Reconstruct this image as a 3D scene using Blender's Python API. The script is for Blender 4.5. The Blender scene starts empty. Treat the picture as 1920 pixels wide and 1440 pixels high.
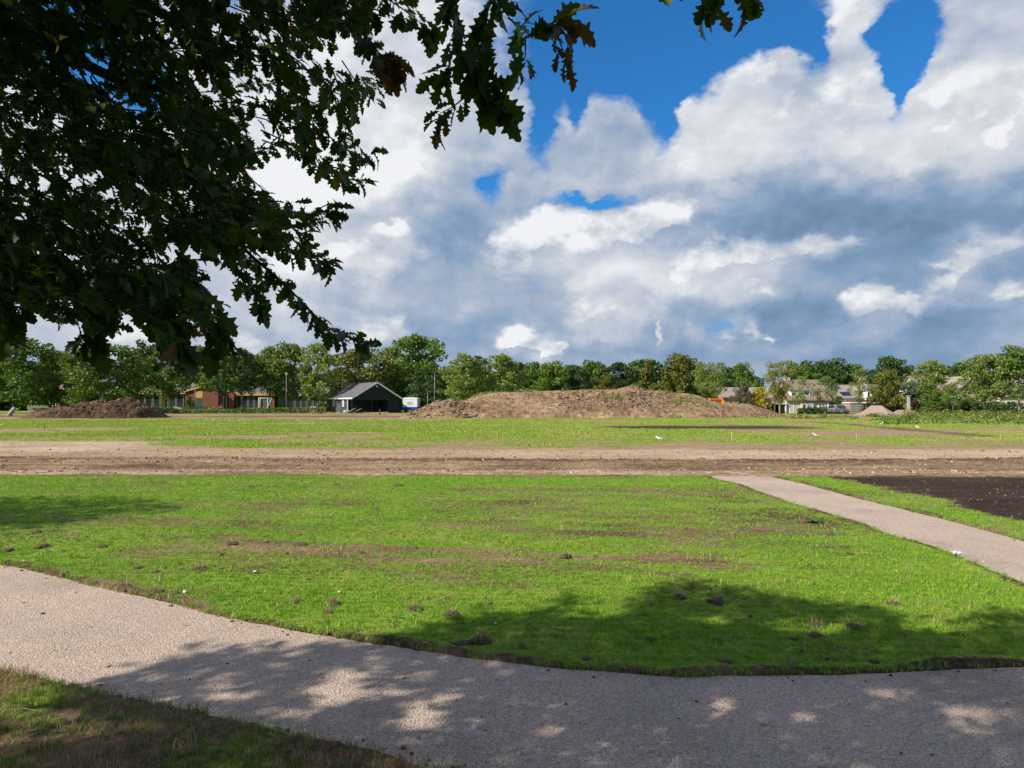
import bpy, bmesh, math, random
import numpy as np
from mathutils import Vector, Matrix, Euler

rnd = random.Random(7)
rng = np.random.default_rng(11)
SC = bpy.context.scene
COL = SC.collection

# ------------------------------------------------------------------ camera
FPX, HZ, EYE = 1250.0, 757.0, 1.65          # focal length in photo pixels, horizon row, eye height
cam_d = bpy.data.cameras.new("camera")
cam = bpy.data.objects.new("camera", cam_d); COL.objects.link(cam)
cam_d.sensor_width = 36.0; cam_d.lens = FPX / 1920.0 * 36.0
cam_d.clip_start = 0.05; cam_d.clip_end = 6000.0
PITCH = math.atan((HZ - 720.0) / FPX)
cam.location = (0, 0, EYE); cam.rotation_euler = (math.pi / 2 + PITCH, 0, 0)
SC.camera = cam

def P(px, py, Y):
    """photo pixel + distance along the view axis on the ground -> world point"""
    c, s = math.cos(PITCH), math.sin(PITCH)
    u, v = (px - 960.0) / FPX, (720.0 - py) / FPX
    d = (u, c - s * v, s + c * v)
    t = Y / d[1]
    return Vector((d[0] * t, Y, EYE + d[2] * t))
def G(px, py):
    """photo pixel -> point on the flat ground"""
    c, s = math.cos(PITCH), math.sin(PITCH)
    u, v = (px - 960.0) / FPX, (720.0 - py) / FPX
    d = (u, c - s * v, s + c * v)
    t = -EYE / d[2]
    return Vector((d[0] * t, d[1] * t, 0.0))
def PROJ(p):
    """world points (n,3) -> photo pixels (n,2) and depth"""
    p = np.asarray(p, float)
    c, s = math.cos(PITCH), math.sin(PITCH)
    x, y, z = p[:, 0], p[:, 1], p[:, 2] - EYE
    f = y * c + z * s; u = -y * s + z * c
    f2 = np.where(np.abs(f) < 1e-6, 1e-6, f)
    return np.stack([960 + FPX * x / f2, 720 - FPX * u / f2], 1), f

# ------------------------------------------------------------------ view, sun, sky
SC.view_settings.view_transform = 'Standard'; SC.view_settings.look = 'None'
SC.view_settings.gamma = 1.0; SC.view_settings.use_curve_mapping = False
SC.view_settings.exposure = 0.6
SC.cycles.max_bounces = 6; SC.cycles.diffuse_bounces = 3; SC.cycles.transparent_max_bounces = 6

SUN_AZ, SUN_EL = math.radians(62), math.radians(38)    # light travels towards +Y turned SUN_AZ to the right
SUN_DIR = Vector((math.sin(SUN_AZ) * math.cos(SUN_EL), math.cos(SUN_AZ) * math.cos(SUN_EL), -math.sin(SUN_EL)))
sun_d = bpy.data.lights.new("sun", 'SUN'); sun_d.energy = 4.8; sun_d.angle = math.radians(0.55)
sun_d.color = (1.0, 0.91, 0.78)
sun = bpy.data.objects.new("sun", sun_d); COL.objects.link(sun)
sun.rotation_euler = SUN_DIR.to_track_quat('-Z', 'Y').to_euler(); sun.location = (-20, -10, 30)

class NT:
    """tiny node-tree writer"""
    def __init__(s, tree): s.t = tree
    def n(s, typ, **kw):
        nd = s.t.nodes.new(typ)
        for k, v in kw.items(): setattr(nd, k, v)
        return nd
    def put(s, sock, v):
        if v is None: return
        if hasattr(v, 'is_linked') or isinstance(v, bpy.types.NodeSocket): s.t.links.new(v, sock)
        else: sock.default_value = v
    def math(s, op, a, b=None, c=None, clamp=False):
        nd = s.n('ShaderNodeMath', operation=op, use_clamp=clamp)
        s.put(nd.inputs[0], a); s.put(nd.inputs[1], b)
        if c is not None: s.put(nd.inputs[2], c)
        return nd.outputs[0]
    def vmath(s, op, a, b=None):
        nd = s.n('ShaderNodeVectorMath', operation=op)
        s.put(nd.inputs[0], a)
        if b is not None:
            if op == 'SCALE': s.put(nd.inputs['Scale'], b)
            else: s.put(nd.inputs[1], b)
        return nd.outputs['Value'] if op in ('DOT_PRODUCT', 'LENGTH', 'DISTANCE') else nd.outputs['Vector']
    def noise(s, vec, scale, detail=4.0, rough=0.55, dist=0.0, out='Fac', lac=2.0):
        nd = s.n('ShaderNodeTexNoise')
        if vec is not None: s.put(nd.inputs['Vector'], vec)
        nd.inputs['Scale'].default_value = scale; nd.inputs['Detail'].default_value = detail
        nd.inputs['Roughness'].default_value = rough; nd.inputs['Distortion'].default_value = dist
        nd.inputs['Lacunarity'].default_value = lac
        return nd.outputs[out]
    def voro(s, vec, scale, feature='F1', out='Distance', rand=1.0, smooth=None):
        nd = s.n('ShaderNodeTexVoronoi', feature=feature)
        if vec is not None: s.put(nd.inputs['Vector'], vec)
        nd.inputs['Scale'].default_value = scale; nd.inputs['Randomness'].default_value = rand
        if smooth is not None: nd.inputs['Smoothness'].default_value = smooth
        return nd.outputs[out]
    def ramp(s, fac, stops, interp='LINEAR'):
        nd = s.n('ShaderNodeValToRGB'); cr = nd.color_ramp; cr.interpolation = interp
        while len(cr.elements) < len(stops): cr.elements.new(0.5)
        for e, (p, c) in zip(cr.elements, stops):
            e.position = p; e.color = (c[0], c[1], c[2], 1) if not isinstance(c, float) else (c, c, c, 1)
        s.put(nd.inputs[0], fac); return nd.outputs[0]
    def mix(s, fac, a, b, blend='MIX'):
        nd = s.n('ShaderNodeMix', data_type='RGBA', blend_type=blend)
        s.put(nd.inputs[0], fac)
        for i, v in ((6, a), (7, b)):
            if isinstance(v, tuple) and len(v) == 3: v = (*v, 1)
            s.put(nd.inputs[i], v)
        return nd.outputs[2]
    def mapr(s, v, a, b, c=0.0, d=1.0, typ='SMOOTHSTEP'):
        nd = s.n('ShaderNodeMapRange', interpolation_type=typ)
        s.put(nd.inputs[0], v)
        for i, x in enumerate((a, b, c, d)): s.put(nd.inputs[i + 1], x)
        return nd.outputs[0]

def build_world():
    w = bpy.data.worlds.new("World"); SC.world = w; w.use_nodes = True
    t = w.node_tree; t.nodes.clear(); N = NT(t)
    out = N.n('ShaderNodeOutputWorld'); bg = N.n('ShaderNodeBackground')
    t.links.new(bg.outputs[0], out.inputs[0])
    sky = N.n('ShaderNodeTexSky', sky_type='NISHITA', sun_disc=False)
    sky.sun_elevation = SUN_EL; sky.sun_rotation = math.atan2(-SUN_DIR.x, -SUN_DIR.y)
    sky.ozone_density = 3.0; sky.air_density = 1.0; sky.dust_density = 0.3
    d = N.n('ShaderNodeTexCoord').outputs['Generated']
    sep = N.n('ShaderNodeSeparateXYZ'); t.links.new(d, sep.inputs[0])
    X, Y, Z = sep.outputs
    az = N.math('ARCTAN2', X, Y)
    el = N.math('ARCSINE', Z)
    pc = N.n('ShaderNodeCombineXYZ'); t.links.new(az, pc.inputs[0]); t.links.new(el, pc.inputs[1])
    p0 = pc.outputs[0]
    # noise space: the direction itself, squeezed upwards so that clouds lie flat
    dn = N.vmath('MULTIPLY', d, (1.0, 1.0, 1.45))
    w1 = N.vmath('SUBTRACT', N.noise(dn, 3.0, 2, 0.55, out='Color'), (0.5, 0.5, 0.5))
    w2 = N.vmath('SUBTRACT', N.noise(dn, 15.0, 4, 0.62, out='Color'), (0.5, 0.5, 0.5))
    pw = N.vmath('ADD', p0, N.vmath('ADD', N.vmath('MULTIPLY', w1, (0.10, 0.06, 0)), N.vmath('MULTIPLY', w2, (0.10, 0.08, 0))))
    pc = N.vmath('ADD', p0, N.vmath('ADD', N.vmath('MULTIPLY', w1, (0.05, 0.03, 0)), N.vmath('MULTIPLY', w2, (0.085, 0.070, 0))))
    bil = N.math('SUBTRACT', 0.42, N.voro(N.vmath('ADD', dn, N.vmath('SCALE', w2, 0.05)), 19.0))
    nb = N.noise(dn, 6.0, 7, 0.57)
    nb2 = N.noise(N.vmath('ADD', dn, (-0.012, -0.005, 0.024)), 6.0, 5, 0.57)
    relief = N.math('SUBTRACT', nb, nb2)
    nbc = N.math('SUBTRACT', nb, 0.5)
    rel2 = N.math('SUBTRACT', N.noise(dn, 26.0, 3, 0.6), N.noise(N.vmath('ADD', dn, (-0.005, -0.002, 0.009)), 26.0, 2, 0.6))

    def ang(px, py):
        u = (px - 960) / FPX; v = (HZ - py) / FPX
        return math.atan(u), math.atan2(v, math.hypot(1, u))
    def field(p, blobs, grow):
        cov = None; ss = None
        for bi, (px, py, rx, ry, wt, b, gr) in enumerate(blobs):
            if bi % 5 == 4:      # tie each group to the one before, so that few values are held at once
                mp = N.n('ShaderNodeVectorMath', operation='MULTIPLY_ADD'); N.put(mp.inputs[0], cov); mp.inputs[1].default_value = (1e-9, 1e-9, 0); N.put(mp.inputs[2], p)
                p = mp.outputs[0]
            a, e = ang(px, py); kx, ky = FPX / rx / grow, FPX / ry / grow
            mq = N.n('ShaderNodeVectorMath', operation='MULTIPLY_ADD'); N.put(mq.inputs[0], p)
            mq.inputs[1].default_value = (kx, ky, 0); mq.inputs[2].default_value = (-a * kx, -e * ky, 0)
            g = N.n('ShaderNodeTexGradient', gradient_type='QUADRATIC_SPHERE'); t.links.new(mq.outputs[0], g.inputs[0]); f = g.outputs['Fac']
            w_ = wt * 2.0
            cov = N.math('MULTIPLY', f, w_) if cov is None else N.math('MULTIPLY_ADD', f, w_, cov)
            if b is None: continue
            ss = N.math('MULTIPLY', f, w_ * b) if ss is None else N.math('MULTIPLY_ADD', f, w_ * b, ss)
        return cov, ss
    # px, py, radius x, radius y, weight, brightness, brightness gained towards the top
    soft = [
        (1500, 600, 620, 95, .8, .10, 0), (1750, 540, 300, 80, .9, .14, .0), (880, 570, 420, 90, .60, .42, .10), (1200, 680, 700, 40, .45, .40, -.06), (480, 560, 300, 90, .5, .5, .1),
        (1420, 320, 170, 100, 1.1, .54, .20), (1640, 330, 240, 90, 1.2, .46, .25), (1870, 320, 150, 90, 1.2, .52, .20), (1500, 160, 75, 45, 1.0, .30, 0), (1590, 418, 330, 58, 3.4, -.10, .14), (1390, 400, 120, 55, .95, .22, .15), (1840, 405, 190, 50, 2.4, -.02, .16),
        (1860, 130, 140, 130, 1.2, .54, .12), (1840, 20, 160, 70, 1.2, .60, .08), (1330, 240, 100, 110, .9, .62, .05),
        (740, 200, 210, 200, 1.2, .80, .05), (880, 330, 170, 130, 1.2, .50, .16), (1160, 290, 100, 90, 1.0, .46, .06), (1000, 290, 90, 110, .7, .52, .05), (900, 430, 160, 60, 2.4, .06, .12), (690, 420, 120, 50, 1.0, .36, .15),
        (560, 330, 160, 160, 1.1, .85, .1), (200, 250, 300, 260, .9, .80, .1), (300, 620, 300, 60, .45, .62, .1),
        (1170, 490, 220, 62, 1.2, .80, .1), (1350, 530, 130, 46, 1.0, .74, .1), (1640, 250, 210, 70, .9, .58, .1), (1640, 470, 220, 42, 1.0, .60, .1), (1480, 520, 180, 40, .7, .36, .0), (1860, 580, 110, 60, .8, .42, .1), (1120, 560, 230, 50, .75, .62, .1), (1640, 632, 85, 36, .5, .36, .1), (1560, 640, 60, 30, .4, .30, .1), (1140, 640, 90, 40, .8, .55, .1), (1330, 630, 90, 45, .75, .48, .1),
    ]
    puff = [
        (1405, 130, 80, 100, 1.3, 1.0, .04), (1360, 210, 90, 80, 1.1, .86, .05), (1470, 225, 100, 55, .8, .82, .05), (1640, 130, 80, 75, 1.2, .95, .06), (1620, 220, 120, 70, 1.1, .92, .05), (1600, 25, 65, 60, 1.0, .95, 0), (1720, 240, 90, 60, 1.0, .84, .05), (1890, 250, 80, 80, 1.1, .95, .05), (1310, 300, 70, 60, .8, .74, .05),
        (560, 350, 90, 50, 1.1, 1.0, .05), (660, 340, 70, 45, .9, .92, .05), (760, 300, 60, 40, .8, .92, .05), (660, 480, 70, 34, 1.1, .95, .10), (760, 475, 50, 26, 1.0, .92, .1), (740, 425, 34, 14, .8, .9, 0), (560, 490, 60, 40, .9, .9, .1),
        (1010, 435, 62, 45, 1.3, 1.0, .04), (1080, 470, 80, 45, 1.2, .92, .08), (1150, 430, 60, 34, 1.2, 1.0, .05), (1250, 410, 60, 40, 1.3, 1.02, .05), (1210, 480, 90, 45, 1.2, .95, .1), (1280, 525, 70, 38, 1.2, .95, .12), (1360, 490, 60, 32, 1.0, .88, .1), (1420, 545, 60, 34, 1.1, .92, .12), (960, 490, 60, 34, .9, .85, .1),
        (1450, 470, 70, 26, .9, .74, .1), (1560, 465, 80, 20, .8, .70, .1), (1860, 448, 60, 28, 1.1, .86, .08), (1800, 510, 26, 30, 1.1, .88, .06), (1790, 555, 34, 18, .8, .7, .05), (1890, 545, 40, 24, .8, .72, .05),
        (950, 632, 36, 28, 1.4, 1.0, .08), (995, 634, 42, 30, 1.4, 1.0, .10), (1020, 655, 34, 18, 1.2, .85, .1), (1115, 585, 36, 30, 1.3, .84, .10), (1160, 605, 42, 30, 1.2, .78, .12), (1110, 620, 50, 24, 1.0, .68, .1), (1630, 568, 36, 24, 1.4, .92, .08), (1665, 585, 34, 18, 1.2, .82, .1), (1650, 620, 54, 22, .9, .55, .1),
        (1728, 577, 20, 15, 1.2, .85, .06), (1405, 620, 34, 16, 1.1, .85, .08), (1375, 605, 22, 12, .8, .74, .05), (1310, 615, 40, 28, 1.0, .64, .1), (740, 615, 28, 22, 1.1, .84, .08), (690, 612, 26, 24, 1.0, .80, .08), (1240, 618, 7, 20, 1.0, .84, 0), (475, 638, 22, 14, 1.0, .84, .05), (250, 622, 70, 20, 1.0, .84, .05), (1060, 648, 14, 9, .9, .84, 0), (1450, 632, 12, 6, .9, .74, 0), (1350, 632, 8, 14, .9, .84, 0),
    ]
    hole = [(1150, 40, 150, 100, 1.6, None, 0), (1240, 170, 26, 80, 1.1, None, 0), (1705, 35, 46, 40, 1.2, None, 0), (1692, 95, 34, 45, 1.1, None, 0), (1690, 150, 16, 34, .9, None, 0), (1020, 215, 22, 60, 1.0, None, 0), (1110, 380, 84, 12, .95, None, 0), (1300, 60, 90, 70, 1.3, None, 0), (1480, 25, 60, 40, 1.4, None, 0), (1530, 60, 30, 30, .8, None, 0),
            (100, 40, 70, 50, 1.0, None, 0), (240, 140, 60, 60, 1.0, None, 0), (930, 345, 30, 26, .7, None, 0), (1080, 200, 14, 40, .7, None, 0), (1345, 605, 10, 8, .9, None, 0)]
    cS, sS = field(pw, soft, 2.0); cP, sP = field(pc, puff, 2.0); cH, _ = field(pc, hole, 2.1)
    open_ = N.mapr(N.math('ADD', cH, N.math('MULTIPLY', nbc, -2.0)), 0.15, 0.95, 1.0, 0.0)
    # everywhere else the same broken cumulus goes on
    far = N.vmath('LENGTH', N.vmath('MULTIPLY', N.vmath('SUBTRACT', p0, (0, 0.26, 0)), (1.15, 2.2, 0)))
    away = N.mapr(far, 0.78, 1.1)
    gsep = N.n('ShaderNodeSeparateXYZ'); t.links.new(w1, gsep.inputs[0])
    genw = N.math('MULTIPLY', N.mapr(gsep.outputs[2], -0.14, 0.16, 0.0, 1.3), away)
    shS = N.math('DIVIDE', N.math('MULTIPLY_ADD', genw, 0.66, sS), N.math('ADD', N.math('ADD', cS, genw), 0.03))
    cS = N.math('ADD', genw, cS)
    shP = N.math('DIVIDE', sP, N.math('ADD', cP, 0.01))
    aS = N.math('MULTIPLY', N.mapr(N.math('MULTIPLY_ADD', nbc, 1.1, cS), 0.20, 0.80), open_)
    halo = N.math('MINIMUM', N.math('MAXIMUM', N.math('MULTIPLY_ADD', nbc, 1.6, N.math('MULTIPLY', cP, 0.9)), 0.0), 1.0)
    aS = N.math('MAXIMUM', aS, N.math('MULTIPLY', N.math('MULTIPLY', halo, 0.85), open_))
    shS = N.math('ADD', shS, N.math('MULTIPLY_ADD', halo, 0.26, 0.02))
    fP = N.math('MULTIPLY_ADD', nbc, 2.6, N.math('MULTIPLY_ADD', bil, 0.75, cP))
    aP = N.math('MULTIPLY', N.mapr(fP, 0.40, 1.30), open_)
    tS = N.math('ADD', shS, N.math('MULTIPLY_ADD', relief, 1.0, N.math('MULTIPLY', nbc, 0.34)))
    # puffs are lit from the upper left: compare the field with itself a little nearer the sun
    cQ, _ = field(N.vmath('ADD', pc, (-0.010, 0.024, 0)), [(b_[0], b_[1], b_[2], b_[3], b_[4], None, 0) for b_ in puff], 2.0)
    dPQ = N.math('SUBTRACT', cP, cQ)
    aP = N.math('MULTIPLY', aP, N.mapr(dPQ, -0.42, 0.06, 0.0, 1.0))
    lit = N.mapr(dPQ, -0.35, 0.40, -0.40, 0.06)
    tP = N.math('ADD', N.math('ADD', N.math('SUBTRACT', shP, 0.12), lit), N.math('MULTIPLY_ADD', relief, 2.5, N.math('MULTIPLY_ADD', rel2, 0.35, N.math('MULTIPLY_ADD', bil, 0.42, N.math('MULTIPLY', nbc, 0.45)))))
    tP = N.math('MAXIMUM', tP, tS)
    stops = [(0.0, (.145, .255, .385)), (0.25, (.235, .35, .52)), (0.5, (.40, .48, .61)), (0.75, (.63, .665, .73)), (1.0, (.88, .89, .915))]
    skyc = N.mix(1.0, sky.outputs[0], (0.30, 1.06, 1.62), 'MULTIPLY')
    # low down, far decks of cloud turn the sky grey-blue
    lowf = N.mapr(el, 0.06, 0.30, 0.97, 0.0)
    skyc = N.mix(lowf, skyc, (2.05, 3.5, 5.9))
    col = N.mix(aS, skyc, N.vmath('SCALE', N.ramp(tS, stops), 10.0))
    col = N.mix(aP, col, N.vmath('SCALE', N.ramp(tP, stops), 10.0))
    t.links.new(col, bg.inputs[0]); bg.inputs[1].default_value = 0.066
    w.cycles.sampling_method = 'MANUAL'; w.cycles.sample_map_resolution = 256
build_world()

# ------------------------------------------------------------------ helpers
def tag(o, label=None, cat=None, group=None, kind=None):
    if label: o["label"] = label
    if cat: o["category"] = cat
    if group: o["group"] = group
    if kind: o["kind"] = kind
    return o
def empty(name, loc, rz=0.0):
    o = bpy.data.objects.new(name, None); COL.objects.link(o)
    o.location = loc; o.rotation_euler = (0, 0, rz); o.empty_display_size = 0.3
    return o
def link(name, me, parent=None, loc=None):
    o = bpy.data.objects.new(name, me); COL.objects.link(o)
    if parent is not None: o.parent = parent
    if loc is not None: o.location = loc
    return o
def mesh_np(name, V, F, mat=None, smooth=False):
    """V (n,3); F (m,k) all faces with k corners"""
    V = np.asarray(V, np.float32); F = np.asarray(F, np.int32)
    me = bpy.data.meshes.new(name)
    k = F.shape[1]
    me.vertices.add(len(V)); me.vertices.foreach_set("co", V.ravel())
    me.loops.add(F.size); me.loops.foreach_set("vertex_index", F.ravel())
    me.polygons.add(len(F)); me.polygons.foreach_set("loop_start", np.arange(0, F.size, k, dtype=np.int32))
    if smooth: me.polygons.foreach_set("use_smooth", np.ones(len(F), dtype=bool))
    me.update(calc_edges=True); me.validate()
    if mat is not None: me.materials.append(mat)
    return me
class MB:
    """collects simple solids for one mesh"""
    def __init__(s): s.v = []; s.f = []
    def add(s, V, F):
        o = len(s.v); s.v += [tuple(p) for p in V]; s.f += [tuple(i + o for i in f) for f in F]
        return s
    def box(s, x0, x1, y0, y1, z0, z1):
        V = [(x, y, z) for z in (z0, z1) for y in (y0, y1) for x in (x0, x1)]
        F = [(0, 2, 3, 1), (4, 5, 7, 6), (0, 1, 5, 4), (2, 6, 7, 3), (0, 4, 6, 2), (1, 3, 7, 5)]
        return s.add(V, F)
    def prism(s, poly, h0, h1, axis='y'):
        """poly: list of 2D points; axis y: (x,z) extruded along y; axis x: (y,z) along x; axis z: (x,y) along z"""
        n = len(poly)
        def at(p, h): return (p[0], h, p[1]) if axis == 'y' else ((h, p[0], p[1]) if axis == 'x' else (p[0], p[1], h))
        V = [at(p, h0) for p in poly] + [at(p, h1) for p in poly]
        F = [tuple(range(n - 1, -1, -1)), tuple(range(n, 2 * n))] + [(i, (i + 1) % n, n + (i + 1) % n, n + i) for i in range(n)]
        return s.add(V, F)
    def tube(s, pts, rad, n=6, cap=True):
        V, F = tube(pts, rad, n, cap); return s.add(V, F)
    def bar(s, a, b, w, h=None):
        return s.tube([a, b], [w * .5, (h or w) * .5], 4)
    def mesh(s, name, mat, smooth=False):
        me = bpy.data.meshes.new(name); me.from_pydata(s.v, [], s.f); me.validate()
        bm = bmesh.new(); bm.from_mesh(me); bmesh.ops.recalc_face_normals(bm, faces=bm.faces); bm.to_mesh(me); bm.free()
        if smooth:
            for p in me.polygons: p.use_smooth = True
        if mat: me.materials.append(mat)
        return me
    def build(s, name, mat, parent=None, smooth=False, loc=None):
        return link(name, s.mesh(name, mat, smooth), parent, loc)
def tube(pts, rad, n=6, cap=True):
    pts = [Vector(p) for p in pts]
    if not hasattr(rad, '__len__'): rad = [rad] * len(pts)
    V = []; F = []
    up = None
    for i, p in enumerate(pts):
        d = (pts[min(i + 1, len(pts) - 1)] - pts[max(i - 1, 0)]).normalized()
        if up is None:
            up = d.orthogonal().normalized()
        else:
            up = (up - d * up.dot(d))
            up = up.normalized() if up.length > 1e-6 else d.orthogonal().normalized()
        w = d.cross(up)
        for k in range(n):
            a = 2 * math.pi * k / n
            V.append(p + (up * math.cos(a) + w * math.sin(a)) * rad[i])
    for i in range(len(pts) - 1):
        for k in range(n):
            F.append((i * n + k, i * n + (k + 1) % n, (i + 1) * n + (k + 1) % n, (i + 1) * n + k))
    if cap:
        F.append(tuple(range(n - 1, -1, -1))); F.append(tuple(range((len(pts) - 1) * n, len(pts) * n)))
    return V, F
def lathe(prof, n=12, sx=1.0, sy=1.0):
    V = []; F = []
    for r, z in prof:
        for k in range(n):
            a = 2 * math.pi * k / n
            V.append((r * sx * math.cos(a), r * sy * math.sin(a), z))
    for i in range(len(prof) - 1):
        for k in range(n):
            F.append((i * n + k, i * n + (k + 1) % n, (i + 1) * n + (k + 1) % n, (i + 1) * n + k))
    F.append(tuple(range(n - 1, -1, -1))); F.append(tuple(range((len(prof) - 1) * n, len(prof) * n)))
    return V, F

# value noise in numpy, for shapes and for scattering
def _h(i, j, k, seed):
    n = (i.astype(np.int64) * 374761393 + j.astype(np.int64) * 668265263 + k.astype(np.int64) * 2147483647 + seed * 974711) & 0xFFFFFFFF
    n = ((n ^ (n >> 13)) * 1274126177) & 0xFFFFFFFF
    n = (n ^ (n >> 16)) & 0xFFFFFF
    return n / float(0xFFFFFF)
def vn(x, y, z=None, seed=0):
    x = np.asarray(x, float); y = np.asarray(y, float); z = np.zeros_like(x) if z is None else np.asarray(z, float)
    i, j, k = np.floor(x), np.floor(y), np.floor(z)
    u, v, w = x - i, y - j, z - k
    u = u * u * (3 - 2 * u); v = v * v * (3 - 2 * v); w = w * w * (3 - 2 * w)
    r = 0
    for a in (0, 1):
        for b in (0, 1):
            for c in (0, 1):
                r = r + _h(i + a, j + b, k + c, seed) * (u if a else 1 - u) * (v if b else 1 - v) * (w if c else 1 - w)
    return r
def fbm(x, y, sc=1.0, oct=4, seed=0, rough=0.5, z=None):
    t = 0; a = 1.0; s = 0
    for o in range(oct):
        t = t + a * vn(x * sc, y * sc, None if z is None else z * sc, seed + o * 17); s += a; a *= rough; sc *= 2.03
    return t / s
def sstep(x, a, b):
    t = np.clip((x - a) / (b - a), 0, 1); return t * t * (3 - 2 * t)
def inpoly(px, py, poly):
    px = np.asarray(px, float); py = np.asarray(py, float)
    r = np.zeros(px.shape, bool); n = len(poly)
    for i in range(n):
        x0, y0 = poly[i]; x1, y1 = poly[(i + 1) % n]
        c = ((y0 > py) != (y1 > py))
        with np.errstate(divide='ignore', invalid='ignore'):
            xx = (x1 - x0) * (py - y0) / ((y1 - y0) if y1 != y0 else 1e-9) + x0
        r ^= c & (px < xx)
    return r
def polydist(px, py, line):
    """distance from points to a polyline"""
    best = np.full(np.shape(px), 1e9)
    for (x0, y0), (x1, y1) in zip(line[:-1], line[1:]):
        dx, dy = x1 - x0, y1 - y0
        t = np.clip(((px - x0) * dx + (py - y0) * dy) / (dx * dx + dy * dy + 1e-12), 0, 1)
        best = np.minimum(best, np.hypot(px - x0 - t * dx, py - y0 - t * dy))
    return best
def vattr(me, name, arr):
    a = me.attributes.new(name, 'FLOAT', 'POINT'); a.data.foreach_set("value", np.asarray(arr, np.float32))

_gn = {}
def scatter(name, pts, rot, scl, idx, sources, parent=None):
    """one object whose points carry copies of small source meshes"""
    me = bpy.data.meshes.new(name)
    me.vertices.add(len(pts)); me.vertices.foreach_set("co", np.asarray(pts, np.float32).ravel())
    a = me.attributes.new("rot", 'FLOAT_VECTOR', 'POINT'); a.data.foreach_set("vector", np.asarray(rot, np.float32).ravel())
    a = me.attributes.new("scl", 'FLOAT', 'POINT'); a.data.foreach_set("value", np.asarray(scl, np.float32))
    a = me.attributes.new("idx", 'INT', 'POINT'); a.data.foreach_set("value", np.asarray(idx, np.int32))
    me.update()
    c = bpy.data.collections.new(name + "_sources")
    for i, m in enumerate(sources):
        c.objects.link(bpy.data.objects.new("%s_source_%02d" % (name, i), m))
    ng = bpy.data.node_groups.new(name, 'GeometryNodeTree')
    ng.interface.new_socket("Geometry", in_out='INPUT', socket_type='NodeSocketGeometry')
    ng.interface.new_socket("Geometry", in_out='OUTPUT', socket_type='NodeSocketGeometry')
    nd = ng.nodes; L = ng.links
    gi = nd.new('NodeGroupInput'); go = nd.new('NodeGroupOutput')
    ci = nd.new('GeometryNodeCollectionInfo'); ci.inputs[0].default_value = c
    ci.inputs['Separate Children'].default_value = True; ci.inputs['Reset Children'].default_value = True
    ip = nd.new('GeometryNodeInstanceOnPoints'); ip.inputs['Pick Instance'].default_value = True
    def na(nm, ty):
        q = nd.new('GeometryNodeInputNamedAttribute'); q.data_type = ty; q.inputs[0].default_value = nm; return q.outputs[0]
    L.new(gi.outputs[0], ip.inputs['Points']); L.new(ci.outputs[0], ip.inputs['Instance'])
    L.new(na("idx", 'INT'), ip.inputs['Instance Index']); L.new(na("rot", 'FLOAT_VECTOR'), ip.inputs['Rotation'])
    L.new(na("scl", 'FLOAT'), ip.inputs['Scale']); L.new(ip.outputs[0], go.inputs[0])
    o = link(name, me, parent)
    md = o.modifiers.new("scatter", 'NODES'); md.node_group = ng
    return o

# ------------------------------------------------------------------ materials
MATS = {}
def mat(name, col=(.5, .5, .5), rough=0.8, metal=0.0, var=0.0, vscale=3.0, bump=0.0, bscale=20.0, spec=0.3, coords='Object'):
    if name in MATS: return MATS[name]
    m = bpy.data.materials.new(name); m.use_nodes = True; t = m.node_tree; N = NT(t)
    b = t.nodes['Principled BSDF']; b.inputs['Roughness'].default_value = rough; b.inputs['Metallic'].default_value = metal
    b.inputs['Specular IOR Level'].default_value = spec
    c = N.n('ShaderNodeTexCoord').outputs[coords]
    if var:
        n = N.noise(c, vscale, 6, 0.65)
        lo = tuple(x * (1 - var) for x in col); hi = tuple(min(1, x * (1 + var)) for x in col)
        t.links.new(N.ramp(n, [(0.3, lo), (0.7, hi)]), b.inputs['Base Color'])
    else: b.inputs['Base Color'].default_value = (*col, 1)
    if bump:
        bn = N.n('ShaderNodeBump'); bn.inputs['Strength'].default_value = bump; bn.inputs['Distance'].default_value = 0.05
        t.links.new(N.noise(c, bscale, 5, 0.6), bn.inputs['Height']); t.links.new(bn.outputs[0], b.inputs['Normal'])
    MATS[name] = m; return m
def leafmat(name, stops=None, trans=0.25, rough=0.55, obj_var=0.18, tr_col=(1.0, 1.15, 0.35), spec=0.25, dry=False):
    """foliage: each leaf its own tone; light also passes through"""
    m = bpy.data.materials.new(name); m.use_nodes = True; t = m.node_tree; N = NT(t)
    b = t.nodes['Principled BSDF']; out = t.nodes['Material Output']
    g = N.n('ShaderNodeNewGeometry'); oi = N.n('ShaderNodeObjectInfo')
    r = g.outputs['Random Per Island']
    c = N.ramp(r, stops)
    if dry:      # patches of field that have gone yellow
        pn = N.noise(N.vmath('MULTIPLY', g.outputs['Position'], (.16, .42, 1)), 1.0, 4, .6)
        c = N.mix(N.mapr(pn, .46, .66), c, N.mix(r, (.33, .30, .085), (.46, .40, .16)))
    f = N.math('MULTIPLY_ADD', oi.outputs['Random'], 2 * obj_var, 1 - obj_var)
    c = N.vmath('SCALE', c, f)
    t.links.new(c, b.inputs['Base Color']); b.inputs['Roughness'].default_value = rough
    b.inputs['Specular IOR Level'].default_value = spec
    tr = N.n('ShaderNodeBsdfTranslucent'); t.links.new(N.mix(1.0, c, tr_col, 'MULTIPLY'), tr.inputs[0])
    mx = N.n('ShaderNodeMixShader'); mx.inputs[0].default_value = trans
    t.links.new(b.outputs[0], mx.inputs[1]); t.links.new(tr.outputs[0], mx.inputs[2]); t.links.new(mx.outputs[0], out.inputs[0])
    MATS[name] = m; return m

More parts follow.
